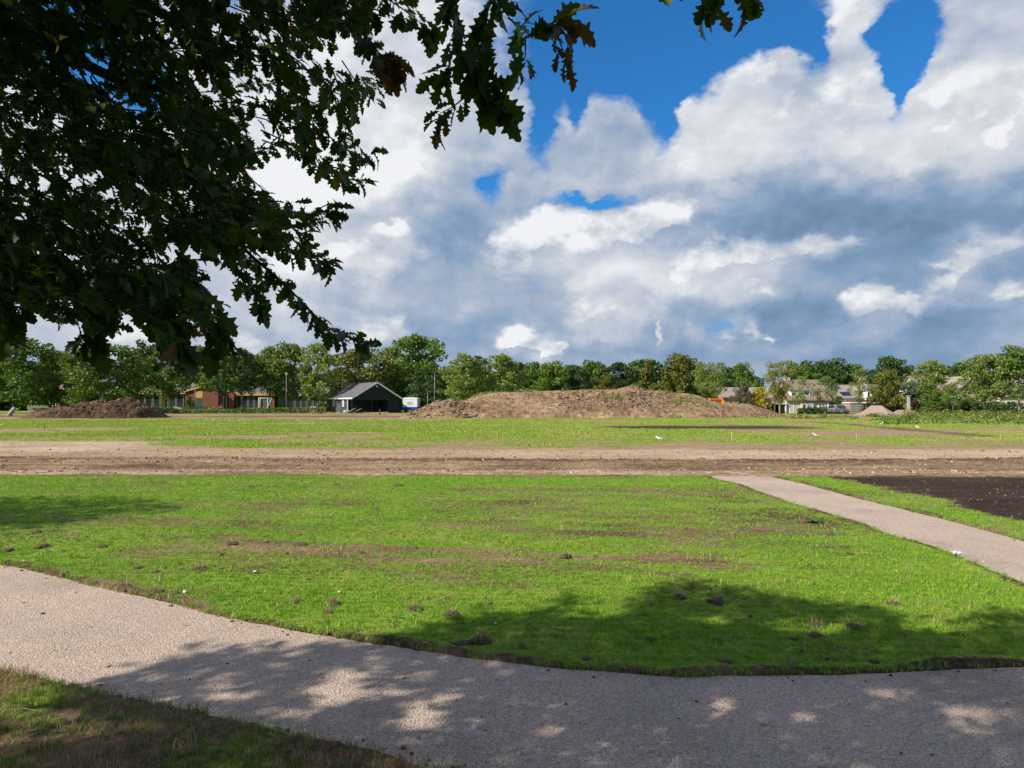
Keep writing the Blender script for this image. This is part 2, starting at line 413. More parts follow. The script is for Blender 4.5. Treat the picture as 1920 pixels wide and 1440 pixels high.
# ------------------------------------------------------------------ ground
def soil_mat(name, near):
    m = bpy.data.materials.new(name); m.use_nodes = True; t = m.node_tree; N = NT(t)
    b = t.nodes['Principled BSDF']; b.inputs['Roughness'].default_value = 0.95; b.inputs['Specular IOR Level'].default_value = 0.1
    pos = N.n('ShaderNodeNewGeometry').outputs['Position']
    tone = N.n('ShaderNodeAttribute', attribute_name='tone').outputs['Fac']
    gr = N.n('ShaderNodeAttribute', attribute_name='grass').outputs['Fac']
    s1 = 22.0 if near else 5.0
    n1 = N.noise(pos, s1, 7, 0.7)
    n2 = N.noise(N.vmath('MULTIPLY', pos, (0.35, 1.6, 1)), 1.1, 5, 0.6)
    tn = N.math('ADD', tone, N.math('ADD', N.math('MULTIPLY', N.math('SUBTRACT', n1, 0.5), 0.75), N.math('MULTIPLY', N.math('SUBTRACT', n2, 0.5), 0.5)))
    soil = N.ramp(tn, [(0.0, (.028, .019, .015)), (0.25, (.085, .054, .034)), (0.45, (.215, .142, .083)), (0.65, (.35, .25, .155)), (0.85, (.47, .365, .25)), (1.0, (.57, .47, .36))])
    pg = N.noise(N.vmath('MULTIPLY', pos, (0.5, 0.9, 1)), 0.9, 5, 0.6)
    gcol = N.ramp(pg, [(0.28, (.115, .235, .018)), (0.5, (.18, .30, .028)), (0.68, (.29, .33, .06)), (0.85, (.38, .35, .10))])
    gv = N.noise(pos, s1 * 1.7, 5, 0.7)
    gcol = N.mix(N.mapr(gv, 0.25, 0.75), N.vmath('SCALE', gcol, 0.55), N.vmath('SCALE', gcol, 1.15))
    mask = N.mapr(N.math('ADD', gr, N.math('MULTIPLY', N.math('SUBTRACT', n1, 0.5), 1.1)), 0.42, 0.62)
    t.links.new(N.mix(mask, soil, gcol), b.inputs['Base Color'])
    bp = N.n('ShaderNodeBump'); bp.inputs['Strength'].default_value = 0.9; bp.inputs['Distance'].default_value = 0.03 if near else 0.09
    t.links.new(N.math('ADD', n1, N.math('MULTIPLY', gv, 0.6)), bp.inputs['Height']); t.links.new(bp.outputs[0], b.inputs['Normal'])
    return m

# --- footpath outline on the ground
def seq(pts): return [tuple(G(*p))[:2] for p in pts]
up1 = [(-14.0, 8.6), (-9.0, 5.95)] + seq([(0, 1057), (110, 1083), (250, 1115), (420, 1156), (600, 1190), (770, 1217), (1000, 1250), (1250, 1268), (1420, 1270), (1600, 1263), (1920, 1252)])
up1 += [(3.85, 4.28), (4.25, 4.65), (4.5, 5.4)]
left2 = seq([(1920, 1098), (1878, 1081), (1829, 1060), (1768, 1033), (1722, 1019), (1661, 999), (1600, 977), (1529, 958), (1462, 937), (1395, 912), (1340, 898), (1308, 888)]) + [(4.2, 16.3)]
right2 = [(6.1, 16.3)] + seq([(1420, 888), (1493, 904), (1554, 919), (1621, 938), (1707, 958), (1798, 981), (1860, 998), (1920, 1015)]) + [(6.1, 6.0), (6.6, 5.0), (9.0, 4.6), (16.0, 4.6), (16.0, 1.2)]
low1 = [(9.0, 1.3), (4.0, 1.5), (1.6, 2.15)] + seq([(800, 1440), (690, 1413), (560, 1387), (420, 1356), (300, 1328), (190, 1308), (110, 1286), (0, 1260)]) + [(-5.2, 3.9), (-9.0, 5.0), (-14.0, 7.4)]
PATH = up1 + left2 + right2 + low1
def resample(poly, step=0.07, jit=0.018):
    out = []
    for (x0, y0), (x1, y1) in zip(poly, poly[1:] + poly[:1]):
        n = max(1, int(math.hypot(x1 - x0, y1 - y0) / step))
        for i in range(n):
            t = i / n; x = x0 + (x1 - x0) * t; y = y0 + (y1 - y0) * t
            out.append((x, y))
    a = np.array(out)
    for _ in range(6): a = (np.roll(a, 1, 0) + 2 * a + np.roll(a, -1, 0)) / 4
    a[:, 0] += (fbm(a[:, 0], a[:, 1], 3.0, 4, 5) - .5) * jit * 4
    a[:, 1] += (fbm(a[:, 0], a[:, 1], 3.0, 4, 9) - .5) * jit * 4
    return [tuple(p) for p in a]
PATHR = resample(PATH)
PATHC = PATHR[::3]

def gravel_path_mat():
    m = bpy.data.materials.new("pink_gravel_paving"); m.use_nodes = True; t = m.node_tree; N = NT(t)
    b = t.nodes['Principled BSDF']; b.inputs['Roughness'].default_value = 0.9; b.inputs['Specular IOR Level'].default_value = 0.2
    pos = N.n('ShaderNodeNewGeometry').outputs['Position']
    v = N.n('ShaderNodeTexVoronoi', feature='F1'); v.inputs['Scale'].default_value = 170.0; t.links.new(pos, v.inputs['Vector'])
    v2 = N.n('ShaderNodeTexVoronoi', feature='F1'); v2.inputs['Scale'].default_value = 88.0; t.links.new(pos, v2.inputs['Vector'])
    cs = N.n('ShaderNodeSeparateColor'); t.links.new(v.outputs['Color'], cs.inputs[0])
    cs2 = N.n('ShaderNodeSeparateColor'); t.links.new(v2.outputs['Color'], cs2.inputs[0])
    stone = N.ramp(cs.outputs[0], [(0.0, (.21, .155, .125)), (0.35, (.43, .34, .275)), (0.7, (.57, .465, .395)), (1.0, (.74, .65, .57))])
    stone2 = N.ramp(cs2.outputs[0], [(0.0, (.26, .195, .165)), (0.5, (.47, .375, .315)), (1.0, (.63, .53, .46))])
    c = N.mix(0.45, stone, stone2)
    gap = N.mapr(v.outputs['Distance'], 0.45, 0.85)
    c = N.mix(N.math('MULTIPLY', gap, 0.5), c, (.15, .11, .09))
    big = N.noise(pos, 0.9, 5, 0.6)
    c = N.mix(0.85, c, N.mix(1.0, c, N.ramp(big, [(0.25, (.74, .70, .66)), (0.45, (1.0, .98, .95)), (0.7, (1.22, 1.16, 1.10))]), 'MULTIPLY'))
    t.links.new(c, b.inputs['Base Color'])
    h = N.math('ADD', N.math('MULTIPLY', v.outputs['Distance'], -1.0), N.math('MULTIPLY', v2.outputs['Distance'], -1.2))
    h = N.math('ADD', h, N.math('MULTIPLY', N.noise(pos, 18, 5, 0.7), 1.6))
    bp = N.n('ShaderNodeBump'); bp.inputs['Strength'].default_value = 0.95; bp.inputs['Distance'].default_value = 0.006
    t.links.new(h, bp.inputs['Height']); t.links.new(bp.outputs[0], b.inputs['Normal'])
    return m
def build_path():
    bm = bmesh.new()
    vs = [bm.verts.new((x, y, 0.0)) for x, y in PATHR]
    bm.faces.new(vs); bmesh.ops.triangulate(bm, faces=bm.faces[:])
    me = bpy.data.meshes.new("footpath"); bm.normal_update()
    for f in bm.faces:
        if f.normal.z < 0: f.normal_flip()
    bm.to_mesh(me); bm.free(); me.materials.append(gravel_path_mat())
    o = link("footpath", me); tag(o, "pinkish grey fine gravel footpath curving through the foreground and off to the track", kind="structure")
build_path()

# --- where the lawn ends at the dirt track, where grass thins, where soil is dark
def lawn_end(X): return 15.35 + 0.018 * (-X) + (fbm(X, X * 0, 0.8, 4, 31) - .5) * 0.5
def dark_patch(X, Y):
    e = 7.15 + (fbm(X * 0 + 3, Y, 0.7, 4, 77) - .5) * 0.7 + (fbm(X, Y, 4.0, 3, 78) - .5) * 0.5 + np.clip(9.3 - Y, 0, 9) * 0.25
    return sstep(X, e - 0.12, e + 0.25) * sstep(Y, 3.0, 5.0)
def lawn_attr(X, Y):
    v = Y + 0.2 * X
    rows = fbm(X * 0.16, v * 2.6, 1.0, 4, 41)
    patch = fbm(X, Y, 0.55, 5, 12)
    fine = fbm(X * .6, v * 1.5, 3.2, 3, 91)
    g = 0.78 + (patch - .5) * 0.4 + (rows - .5) * 0.45 + (fine - .5) * 0.55
    # worn streaks of bare earth running across the middle
    for (x0, y0, x1, y1, w, a) in [(-3.6, 8.25, 2.1, 6.95, .13, .8), (-3.2, 7.75, 1.6, 6.55, .15, .75), (-2.0, 9.3, 2.6, 8.3, .13, .6), (-3.0, 11.6, 2.2, 10.9, .16, .5),
                                   (-1.5, 12.9, 3.0, 12.4, .16, .45), (-1.6, 6.8, 1.5, 6.2, .12, .45), (-6.0, 9.4, -3.4, 8.8, .2, .3), (-6.2, 11.4, -1.0, 10.5, .2, .35)]:
        d = polydist(X + (fbm(X, Y, 1.2, 3, 55) - .5) * .5, Y + (fbm(X, Y, 1.1, 4, 56) - .5) * .55, [(x0, y0), (x1, y1)])
        g = g - .48 * a * np.exp(-(d / w) ** 2) * (0.35 + 1.0 * fbm(X, Y, 2.0, 3, 57))
    g = g - 0.22 * np.exp(-((X - 3.7) / 0.9) ** 2) * sstep(Y, 7, 9) * (1 - sstep(Y, 12.5, 14)) * (0.4 + fbm(X, Y, 1.3, 3, 60))
    g = g - 0.12 * np.exp(-((X - 0.4) / 1.6) ** 2 - ((Y - 10.6) / 1.6) ** 2)
    g = g - 0.5 * sstep(Y, lawn_end(X) - 0.55, lawn_end(X) + 0.02)
    tone = 0.36 + (fbm(X, Y, 0.8, 4, 71) - .5) * 0.35
    dk = dark_patch(X, Y)
    g = g * (1 - dk); tone = tone * (1 - dk) + dk * (0.03 + 0.22 * (fbm(X, Y, 0.9, 4, 72) - .4) + 0.25 * sstep(Y, 14.4, 15.3))
    verge = (Y < 4.2 - 0.30 * (X + 3)) & (X < 0.5) & (Y < 6.5)
    verge = verge & ~inpoly(X, Y, up1 + [(4.5, 9), (-14, 9)])
    g = np.where(verge, 0.45 + (fbm(X, Y, 1.9, 4, 66) - .5) * 1.3, g)
    tone = np.where(verge, 0.42, tone)
    return np.clip(g, 0, 1), np.clip(tone, 0, 1), verge

def build_lawn():
    ys = np.concatenate([np.arange(0.4, 6.5, 0.055), np.arange(6.5, 16.8, 0.085)])
    xs = np.linspace(-15.9, 15.9, 330)
    X, Y = np.meshgrid(xs, ys); X = X.ravel(); Y = Y.ravel()
    g, tone, verge = lawn_attr(X, Y)
    ins = inpoly(X, Y, PATHC); dist = np.full(X.shape, 9.0)
    near = np.ones(X.shape, bool)
    dist[near] = polydist(X[near], Y[near], PATHC + PATHC[:1])
    d = np.where(ins, -dist, dist)
    z = 0.012 + 0.020 * (fbm(X, Y, 2.2, 4, 21) - .5) + 0.022 * (fbm(X, Y, 9.0, 3, 22) - .4)
    z = z + 0.028 * np.exp(-((d - 0.07) / 0.06) ** 2) * np.clip(fbm(X, Y, 2.6, 3, 23) * 2.6 - .75, 0, 1.6)
    dk = dark_patch(X, Y)
    z = z + dk * (0.05 * (fbm(X, Y, 3.5, 4, 24) - .45)) + np.where(verge, 0.03 * fbm(X, Y, 5.0, 3, 25), 0)
    z = np.where(d > 0, np.maximum(z, 0.005), 0.004 + np.clip(d * 1.2, -0.07, 0))
    e = lawn_end(X); z = z - 0.13 * sstep(Y, e - 0.02, e + 0.16)
    tone = tone - 0.12 * np.exp(-(d / 0.10) ** 2); g = g - 0.55 * np.exp(-(np.clip(d, 0, 9) / 0.07) ** 2)
    nx, ny = len(xs), len(ys)
    i = (np.arange(ny - 1)[:, None] * nx + np.arange(nx - 1)[None]).ravel()
    me = mesh_np("lawn", np.stack([X, Y, z], 1), np.stack([i, i + 1, i + 1 + nx, i + nx], 1), soil_mat("lawn_soil", True), True)
    vattr(me, "grass", np.clip(g, 0, 1) * 0.8); vattr(me, "tone", np.clip(tone, 0, 1))
    tag(link("lawn", me), "newly sown lawn on brown earth between the two arms of the footpath", kind="structure")
build_lawn()

# --- building site beyond the lawn
def site_attr(X, Y):
    w1 = fbm(X, Y, 0.10, 4, 101) - .5; w2 = fbm(X, Y, 0.5, 4, 102) - .5; w3 = fbm(X * .25, Y, 1.2, 4, 103) - .5
    ang = X / Y                                      # how far left or right of the middle
    Yw = Y * (1 + 0.10 * w1 + 0.05 * w3)
    tone = np.full(X.shape, 0.55)
    tone = np.where(Yw < 19.2, 0.52 + 0.3 * w3 + 0.25 * w2, tone)
    for yr in (15.95, 16.75, 17.9, 18.6): tone = tone - 0.13 * np.exp(-((Y - yr - 0.5 * (fbm(X, X * 0, .12, 3, int(yr * 10)) - .5)) / 0.13) ** 2) * (.3 + 1.2 * fbm(X * .5, Y, .6, 3, int(yr * 10) + 1))
    tone = tone - 0.20 * np.exp(-((Yw - 19.35) / 0.35) ** 2) * (.4 + 1.4 * fbm(X * .4, Y, .5, 3, 109)) - 0.16 * np.exp(-((Yw - 17.4) / 0.5) ** 2) * (0.5 + w3)
    tan = sstep(Yw, 19.7, 20.4) * (1 - sstep(Yw, 23.0, 25.0)) * (0.55 + 0.45 * sstep(ang, -0.12, 0.05))
    tan = np.maximum(tan, sstep(Yw, 21.0, 22.5) * (1 - sstep(Yw, 28.5, 31)) * (1 - sstep(ang, -0.62, -0.45)))
    tone = tone + (0.19 + .3 * w2) * tan
    tone = tone + 0.15 * np.exp(-((Yw - 16.0) / 0.5) ** 2)
    g = 0.44 * sstep(Yw, 22.5, 26) + 0.24 * sstep(Yw, 27.5, 33.0) + 0.34 * sstep(Yw, 32.5, 36.0)
    g = g + 0.22 * sstep(Yw, 20, 24) * (1 - sstep(Yw, 26, 30)) * np.exp(-((ang + 0.32) / 0.2) ** 2)
    g = g * (1 - 0.75 * tan) + 0.9 * w2 * sstep(Yw, 21, 25) * (1 - 0.75 * sstep(Yw, 33, 40))
    g = g - 0.30 * (1 - sstep(ang, -0.40, -0.25)) * sstep(Yw, 31, 34) * (1 - sstep(Yw, 46, 52)) * (0.5 + 2 * w2)
    g = g - 0.28 * np.exp(-((Yw - 39.5) / 2.4) ** 2) * sstep(ang, -0.1, 0.1)
    # bare black strip right of the middle
    dk = np.exp(-((Y - 46.5 - 1.2 * w2 * 2) / 3.2) ** 4) * sstep(X, 5.0, 8.0) * (1 - sstep(X, 18.0, 22.5))
    g = g - 1.1 * dk; tone = tone - 0.42 * dk
    dk2 = np.exp(-(polydist(X + 2 * w2, Y, [(27.5, 60), (25.5, 45), (24.0, 34)]) / 0.8) ** 2)
    g = g - 0.8 * dk2; tone = tone - 0.22 * dk2
    # churned earth round the dirt heaps at the back left
    bl = sstep(Yw, 70, 76) * (1 - sstep(Yw, 104, 112)) * (1 - sstep(X, -14.0, -9.0))
    g = g * (1 - bl); tone = tone * (1 - bl) + bl * (0.52 + 0.5 * w3 - 0.22 * np.exp(-((Yw - 88) / 4) ** 2))
    rt = sstep(Yw, 62, 72) * sstep(X, 20, 26)
    g = g - 0.35 * rt * (0.6 + 2 * w2)
    thin = fbm(X * .5, Y, .22, 4, 108) - .5
    g = g - sstep(Yw, 30, 36) * np.clip(thin * 3.0 + .08, 0, .8)
    return np.clip(g, 0, 1), np.clip(tone, 0, 1)
def site_z(X, Y):
    e = lawn_end(X)
    z = 0.01 + 0.05 * (fbm(X, Y, 0.9, 4, 121) - .5) + 0.045 * (fbm(X, Y, 4.0, 4, 122) - .5)
    w3 = fbm(X * .25, Y, 1.2, 4, 103) - .5; w1 = fbm(X, Y, 0.10, 4, 101) - .5
    Yw = Y * (1 + 0.10 * w1 + 0.05 * w3)
    z = z + 0.045 * np.exp(-((Yw - 19.35) / 0.30) ** 2) * (0.3 + 1.4 * fbm(X, Y, 2.5, 3, 123))
    z = z - 0.07 * np.exp(-((Yw - 17.3) / 0.35) ** 2) - 0.05 * np.exp(-((Yw - 18.6) / 0.25) ** 2)
    z = z + 0.05 * np.exp(-((Y - e - 0.25) / 0.22) ** 2) * fbm(X, Y, 5, 3, 124) * 1.6
    far = sstep(Y, 30, 60)
    z = z + far * 0.10 * (fbm(X, Y, 0.25, 4, 125) - .5)
    return z - 0.16 * (1 - sstep(Y, e - 0.15, e + 0.06))
def build_site():
    ys = 14.7 * (150 / 14.7) ** np.linspace(0, 1, 300)
    us = np.linspace(-1.12, 1.12, 420)
    U, Y = np.meshgrid(us, ys); U = U.ravel(); Y = Y.ravel(); X = U * (Y + 1.5)
    g, tone = site_attr(X, Y); z = site_z(X, Y)
    nx, ny = len(us), len(ys)
    i = (np.arange(ny - 1)[:, None] * nx + np.arange(nx - 1)[None]).ravel()
    me = mesh_np("site_ground", np.stack([X, Y, z], 1), np.stack([i, i + 1, i + 1 + nx, i + nx], 1), soil_mat("site_soil", False), True)
    vattr(me, "grass", g); vattr(me, "tone", tone)
    tag(link("site_ground", me), "building site ground with brown dirt track and green rough grass", kind="structure")
build_site()
def build_ground():
    s = 3000.0
    me = mesh_np("ground", [(-s, -s, -.16), (s, -s, -.16), (s, s, -.16), (-s, s, -.16)], [(0, 1, 2, 3)])
    m = bpy.data.materials.new("meadow"); m.use_nodes = True; N = NT(m.node_tree); b = m.node_tree.nodes['Principled BSDF']
    pos = N.n('ShaderNodeNewGeometry').outputs['Position']
    m.node_tree.links.new(N.ramp(N.noise(pos, 0.15, 8, .65), [(.3, (.07, .14, .02)), (.55, (.13, .2, .03)), (.75, (.2, .17, .07))]), b.inputs['Base Color'])
    b.inputs['Roughness'].default_value = 1.0; b.inputs['Specular IOR Level'].default_value = 0.05
    me.materials.append(m); tag(link("ground", me), "flat land under and around the site", kind="structure")
build_ground()

# --- grass
M_GRASS = leafmat("young_grass", [(0, (.085, .22, .013)), (.4, (.145, .31, .022)), (.78, (.205, .37, .034)), (.96, (.29, .40, .06)), (1, (.46, .42, .17))], trans=.26, rough=.5, obj_var=.22, tr_col=(1.0, 1.1, .4))
M_ROUGH = leafmat("rough_grass", [(0, (.045, .13, .012)), (.5, (.085, .21, .018)), (.8, (.16, .26, .035)), (.9, (.30, .27, .10)), (1, (.45, .36, .19))], trans=.3, rough=.55, obj_var=.25)
M_STRAW = leafmat("dry_straw", [(0, (.16, .11, .055)), (.5, (.30, .22, .11)), (1, (.50, .41, .25))], trans=.15, rough=.7, obj_var=.2, tr_col=(1, .9, .6))
M_FIELD = leafmat("field_grass", dry=True, stops=[(0, (.14, .27, .018)), (.5, (.20, .34, .028)), (.8, (.28, .37, .05)), (1, (.42, .39, .13))], trans=.3, rough=.55, obj_var=.2)
def tuft(name, n, hmin, hmax, w, spread, lean, m, seed):
    r = random.Random(seed); V = []; F = []
    for k in range(n):
        a = r.uniform(0, 2 * math.pi); d = r.uniform(0, 1) ** .6 * spread
        bx, by = math.cos(a) * d, math.sin(a) * d
        h = r.uniform(hmin, hmax); b = r.uniform(0, 2 * math.pi); l = r.uniform(.2, 1) * lean * h
        dx, dy = math.cos(b), math.sin(b); q = r.uniform(0, math.pi); cx, cy = math.cos(q) * w / 2, math.sin(q) * w / 2
        hh = math.sqrt(max(h * h - l * l, (h * .15) ** 2))
        o = len(V)
        V += [(bx - cx, by - cy, -.006), (bx + cx, by + cy, -.006), (bx - cx * .8 + dx * l * .35, by - cy * .8 + dy * l * .35, hh * .6),
              (bx + cx * .8 + dx * l * .35, by + cy * .8 + dy * l * .35, hh * .6), (bx + dx * l, by + dy * l, hh)]
        F += [(o, o + 1, o + 2), (o + 1, o + 3, o + 2), (o + 2, o + 3, o + 4)]
    return mesh_np(name, V, F, m)
def lawn_ok(X, Y):
    ins = inpoly(X, Y, PATHC)
    return ~ins & (Y < lawn_end(X) + 0.05)
def lawn_h(X, Y):
    return 0.012 + 0.020 * (fbm(X, Y, 2.2, 4, 21) - .5) + 0.022 * (fbm(X, Y, 9.0, 3, 22) - .4)
def build_grass():
    T = [tuft("grass_tuft", 13, .012, .030, .0038, .036, .85, M_GRASS, s) for s in range(5)]
    T2 = [tuft("grass_tuft_long", 9, .025, .055, .0042, .045, .8, M_GRASS, 20 + s) for s in range(3)]
    P_, S_, I_ = [], [], []
    for (y0, y1, dens, sc) in [(2.4, 5.0, 620, .95), (5.0, 7.5, 520, 1.0), (7.5, 11, 430, 1.0), (11, 15.6, 330, 1.1)]:
        xw = y1 * 0.86 + 1.0
        n = int((y1 - y0) * 2 * xw * dens)
        X = rng.uniform(-xw, xw, n); Y = rng.uniform(y0, y1, n)
        # drilled rows
        v = Y + 0.03 * X; Y = Y + np.where(rng.random(n) < .55, (np.round(v / .125) * .125 - v) * .8, 0)
        g, tone, verge = lawn_attr(X, Y)
        k = (rng.random(n) < np.clip((g - .10) * 1.25, 0.32, 1)) & lawn_ok(X, Y) & ~verge & (dark_patch(X, Y) < .3)
        X, Y, g = X[k], Y[k], g[k]
        z = lawn_h(X, Y)
        P_.append(np.stack([X, Y, z], 1)); S_.append(sc * (0.62 + .42 * g) * rng.uniform(.75, 1.3, len(X)))
        I_.append(np.where(rng.random(len(X)) < .06, rng.integers(5, 8, len(X)), rng.integers(0, 5, len(X))))
    # ragged fringe along the path
    a = np.array(PATHR); a = np.repeat(a, 5, 0) + rng.normal(0, .035, (len(a) * 5, 2))
    k = (~inpoly(a[:, 0], a[:, 1], PATHC)) & (a[:, 1] < 15.2) & (a[:, 1] > 2.3) & (rng.random(len(a)) < .6)
    a = a[k]; P_.append(np.stack([a[:, 0], a[:, 1], np.full(len(a), .012)], 1)); S_.append(rng.uniform(.7, 1.25, len(a))); I_.append(rng.integers(0, 8, len(a)))
    pts = np.concatenate(P_); n = len(pts)
    rot = np.stack([rng.normal(0, .12, n), rng.normal(0, .12, n), rng.uniform(0, 6.28, n)], 1)
    o = scatter("grass", pts, rot, np.concatenate(S_), np.concatenate(I_), T + T2)
    tag(o, "fresh green young grass blades of the sown lawn", "grass", kind="stuff")
    # straw and dead roots raked over the lawn
    D = [tuft("straw_wisp", 5, .02, .07, .0040, .05, .99, M_STRAW, 40 + s) for s in range(4)]
    n = 7000; Y = 3.5 + 12 * rng.random(n) ** 1.0; X = rng.uniform(-1, 1, n) * (Y * .86 + 1)
    g, tone, verge = lawn_attr(X, Y)
    k = lawn_ok(X, Y) & ~verge & (dark_patch(X, Y) < .5) & (rng.random(n) < np.clip(1.25 - g, .12, 1)); X, Y = X[k], Y[k]; n = len(X)
    o = scatter("straw", np.stack([X, Y, lawn_h(X, Y) + .004], 1), np.stack([rng.normal(0, .1, n), rng.normal(0, .1, n), rng.uniform(0, 6.28, n)], 1), rng.uniform(.6, 1.4, n), rng.integers(0, 4, n), D)
    tag(o, "dry straw and dead roots raked over the lawn", "straw", kind="stuff")
    # unmown verge in the near left corner
    R = [tuft("verge_tuft", 16, .05, .15, .0060, .05, .85, M_ROUGH, 60 + s) for s in range(5)] + [tuft("verge_thatch", 22, .05, .17, .0052, .09, .99, M_STRAW, 70 + s) for s in range(3)]
    n = 30000; X = rng.uniform(-6.5, .6, n); Y = rng.uniform(1.3, 5.6, n)
    g, tone, verge = lawn_attr(X, Y)
    k = verge & ~inpoly(X, Y, PATHC) & (rng.random(n) < np.clip(g + .45, 0, 1)); X, Y = X[k], Y[k]; n = len(X)
    pale = fbm(X, Y, 2.2, 3, 88)
    idx = np.where((pale > .58) & (rng.random(n) < .7) | (rng.random(n) < .08), rng.integers(5, 8, n), rng.integers(0, 5, n))
    o = scatter("verge_grass", np.stack([X, Y, np.full(n, .02)], 1), np.stack([rng.normal(0, .2, n), rng.normal(0, .2, n), rng.uniform(0, 6.28, n)], 1), rng.uniform(.22, .58, n), idx, R)
    tag(o, "rough verge grass with dry thatch in the near left corner", "grass", kind="stuff")
    # field grass on the site
    Fd = [tuft("field_tuft", 13, .05, .13, .020, .16, .85, M_FIELD, 80 + s) for s in range(5)]
    n = 150000; Y = 22 * (78 / 22) ** rng.random(n); X = rng.uniform(-1, 1, n) * (Y * .84 + 3)
    g, tone = site_attr(X, Y)
    k = rng.random(n) < np.clip((g - .28) * 1.5, 0, 1) ** 1.5 * 0.7; X, Y, g = X[k], Y[k], g[k]; n = len(X)
    s = (.30 + .55 * g) * (.75 + Y / 110) * rng.uniform(.6, 1.3, n) * (.55 + .9 * fbm(X, Y, .35, 3, 140))
    o = scatter("field_grass", np.stack([X, Y, site_z(X, Y)], 1), np.stack([rng.normal(0, .15, n), rng.normal(0, .15, n), rng.uniform(0, 6.28, n)], 1), s, rng.integers(0, 5, n), Fd)
    tag(o, "bright rough grass growing across the middle of the site", "grass", kind="stuff")
build_grass()

# --- stones and crumbs of earth on the track
def rock(name, m, seed, flat=.65):
    r = random.Random(seed); bm = bmesh.new(); bmesh.ops.create_icosphere(bm, subdivisions=1, radius=.5)
    for v in bm.verts: v.co = Vector((v.co.x * r.uniform(.75, 1.3), v.co.y * r.uniform(.7, 1.2), v.co.z * flat * r.uniform(.7, 1.2)))
    me = bpy.data.meshes.new(name); bm.to_mesh(me); bm.free(); me.materials.append(m); return me
def objvar(name, a, b, rough=.9):
    m = bpy.data.materials.new(name); m.use_nodes = True; t = m.node_tree; N = NT(t); bs = t.nodes['Principled BSDF']
    c = N.mix(N.n('ShaderNodeObjectInfo').outputs['Random'], a, b)
    n = N.noise(N.n('ShaderNodeTexCoord').outputs['Object'], 4.0, 5, .7)
    t.links.new(N.vmath('SCALE', c, N.math('MULTIPLY_ADD', n, 1.0, .5)), bs.inputs['Base Color']); bs.inputs['Roughness'].default_value = rough
    bs.inputs['Specular IOR Level'].default_value = .15
    return m
M_STONE = objvar("track_stone", (.30, .21, .15), (.52, .44, .35)); M_CRUMB = objvar("earth_crumb", (.07, .043, .028), (.20, .135, .088))
def build_stones():
    S = [rock("stone", M_STONE, s) for s in range(3)] + [rock("crumb", M_CRUMB, 10 + s, .8) for s in range(3)]
    n = 24000; Y = rng.uniform(15.3, 24, n); X = rng.uniform(-1, 1, n) * (Y * .84 + 1)
    edge = lawn_end(X) + .1
    pr = .18 + .75 * np.exp(-((Y - 16.1) / .45) ** 2) + .8 * np.exp(-((Y - 19.4) / .4) ** 2)
    k = (rng.random(n) < pr) & (Y > edge) & ~((X > 4.3) & (X < 6.4) & (Y < 16.4)); X, Y = X[k], Y[k]; n = len(X)
    s = np.clip(.014 + .015 * rng.exponential(1, n), .012, .085)
    idx = np.where(rng.random(n) < np.where(np.abs(Y - 16.1) < .7, .72, .35), rng.integers(0, 3, n), rng.integers(3, 6, n))
    o = scatter("gravel", np.stack([X, Y, site_z(X, Y) + s * .12], 1), rng.uniform(0, 6.28, (n, 3)) * np.array([.1, .1, 1]), s, idx, S)
    tag(o, "loose stones and crumbs of earth strewn along the dirt track", "gravel", kind="stuff")
    # crumbs on the lawn, on the black patch and at the path's edge
    n = 7000; Y = 3.6 + 12 * rng.random(n); X = rng.uniform(-1, 1, n) * (Y * .86 + 1)
    g, tone, verge = lawn_attr(X, Y); dk = dark_patch(X, Y)
    k = lawn_ok(X, Y) & (rng.random(n) < np.clip(.5 - .55 * g + .6 * dk, .04, 1)); X, Y = X[k], Y[k]
    a = np.array(PATHR); a = a[(a[:, 1] < 15) & (a[:, 1] > 2.2)]; a = np.repeat(a, 2, 0) + rng.normal(0, .05, (2 * len(a), 2)); a = a[~inpoly(a[:, 0], a[:, 1], PATHC)]
    a = a[rng.random(len(a)) < .55]
    X = np.concatenate([X, a[:, 0]]); Y = np.concatenate([Y, a[:, 1]]); n = len(X)
    s = np.clip(.008 + .012 * rng.exponential(1, n), .008, .05)
    o = scatter("earth_crumbs", np.stack([X, Y, lawn_h(X, Y) + .006], 1), np.stack([rng.normal(0, .2, n), rng.normal(0, .2, n), rng.uniform(0, 6.28, n)], 1), s, rng.integers(0, 3, n), S[3:])
    tag(o, "small crumbs of dark earth on the lawn and along the path edge", "earth", kind="stuff")
build_stones()
def build_path_litter():
    V, F = np.array([(-.25, 0, 0), (0, -.5, .12), (.25, 0, .02), (0, .5, .15)]), np.array([(0, 1, 2, 3)])
    S = [rock("grit", M_STONE, 90 + s) for s in range(2)] + [rock("dark_grit", M_CRUMB, 95 + s) for s in range(2)] + [mesh_np("dry_leaf", V, F, M_STRAW)]
    n = 5200; Y = 2.2 + 14 * rng.random(n) ** 1.6; X = rng.uniform(-1, 1, n) * (Y * .86 + 1)
    k = inpoly(X, Y, PATHC); X, Y = X[k], Y[k]; n = len(X)
    d = polydist(X, Y, PATHC); keep = rng.random(n) < np.where(d < .12, 1.0, .22); X, Y, d = X[keep], Y[keep], d[keep]; n = len(X)
    idx = np.where((rng.random(n) < .12), 4, np.where((d < .12) | (rng.random(n) < .4), rng.integers(2, 4, n), rng.integers(0, 2, n)))
    s = np.where(idx == 4, rng.uniform(.03, .06, n), np.clip(.006 + .007 * rng.exponential(1, n), .006, .035))
    o = scatter("path_litter", np.stack([X, Y, np.full(n, .004)], 1), np.stack([rng.normal(0, .1, n), rng.normal(0, .1, n), rng.uniform(0, 6.28, n)], 1), s, idx, S)
    tag(o, "loose grit, crumbs of soil and dry leaf bits lying on the footpath", "grit", kind="stuff")
build_path_litter()

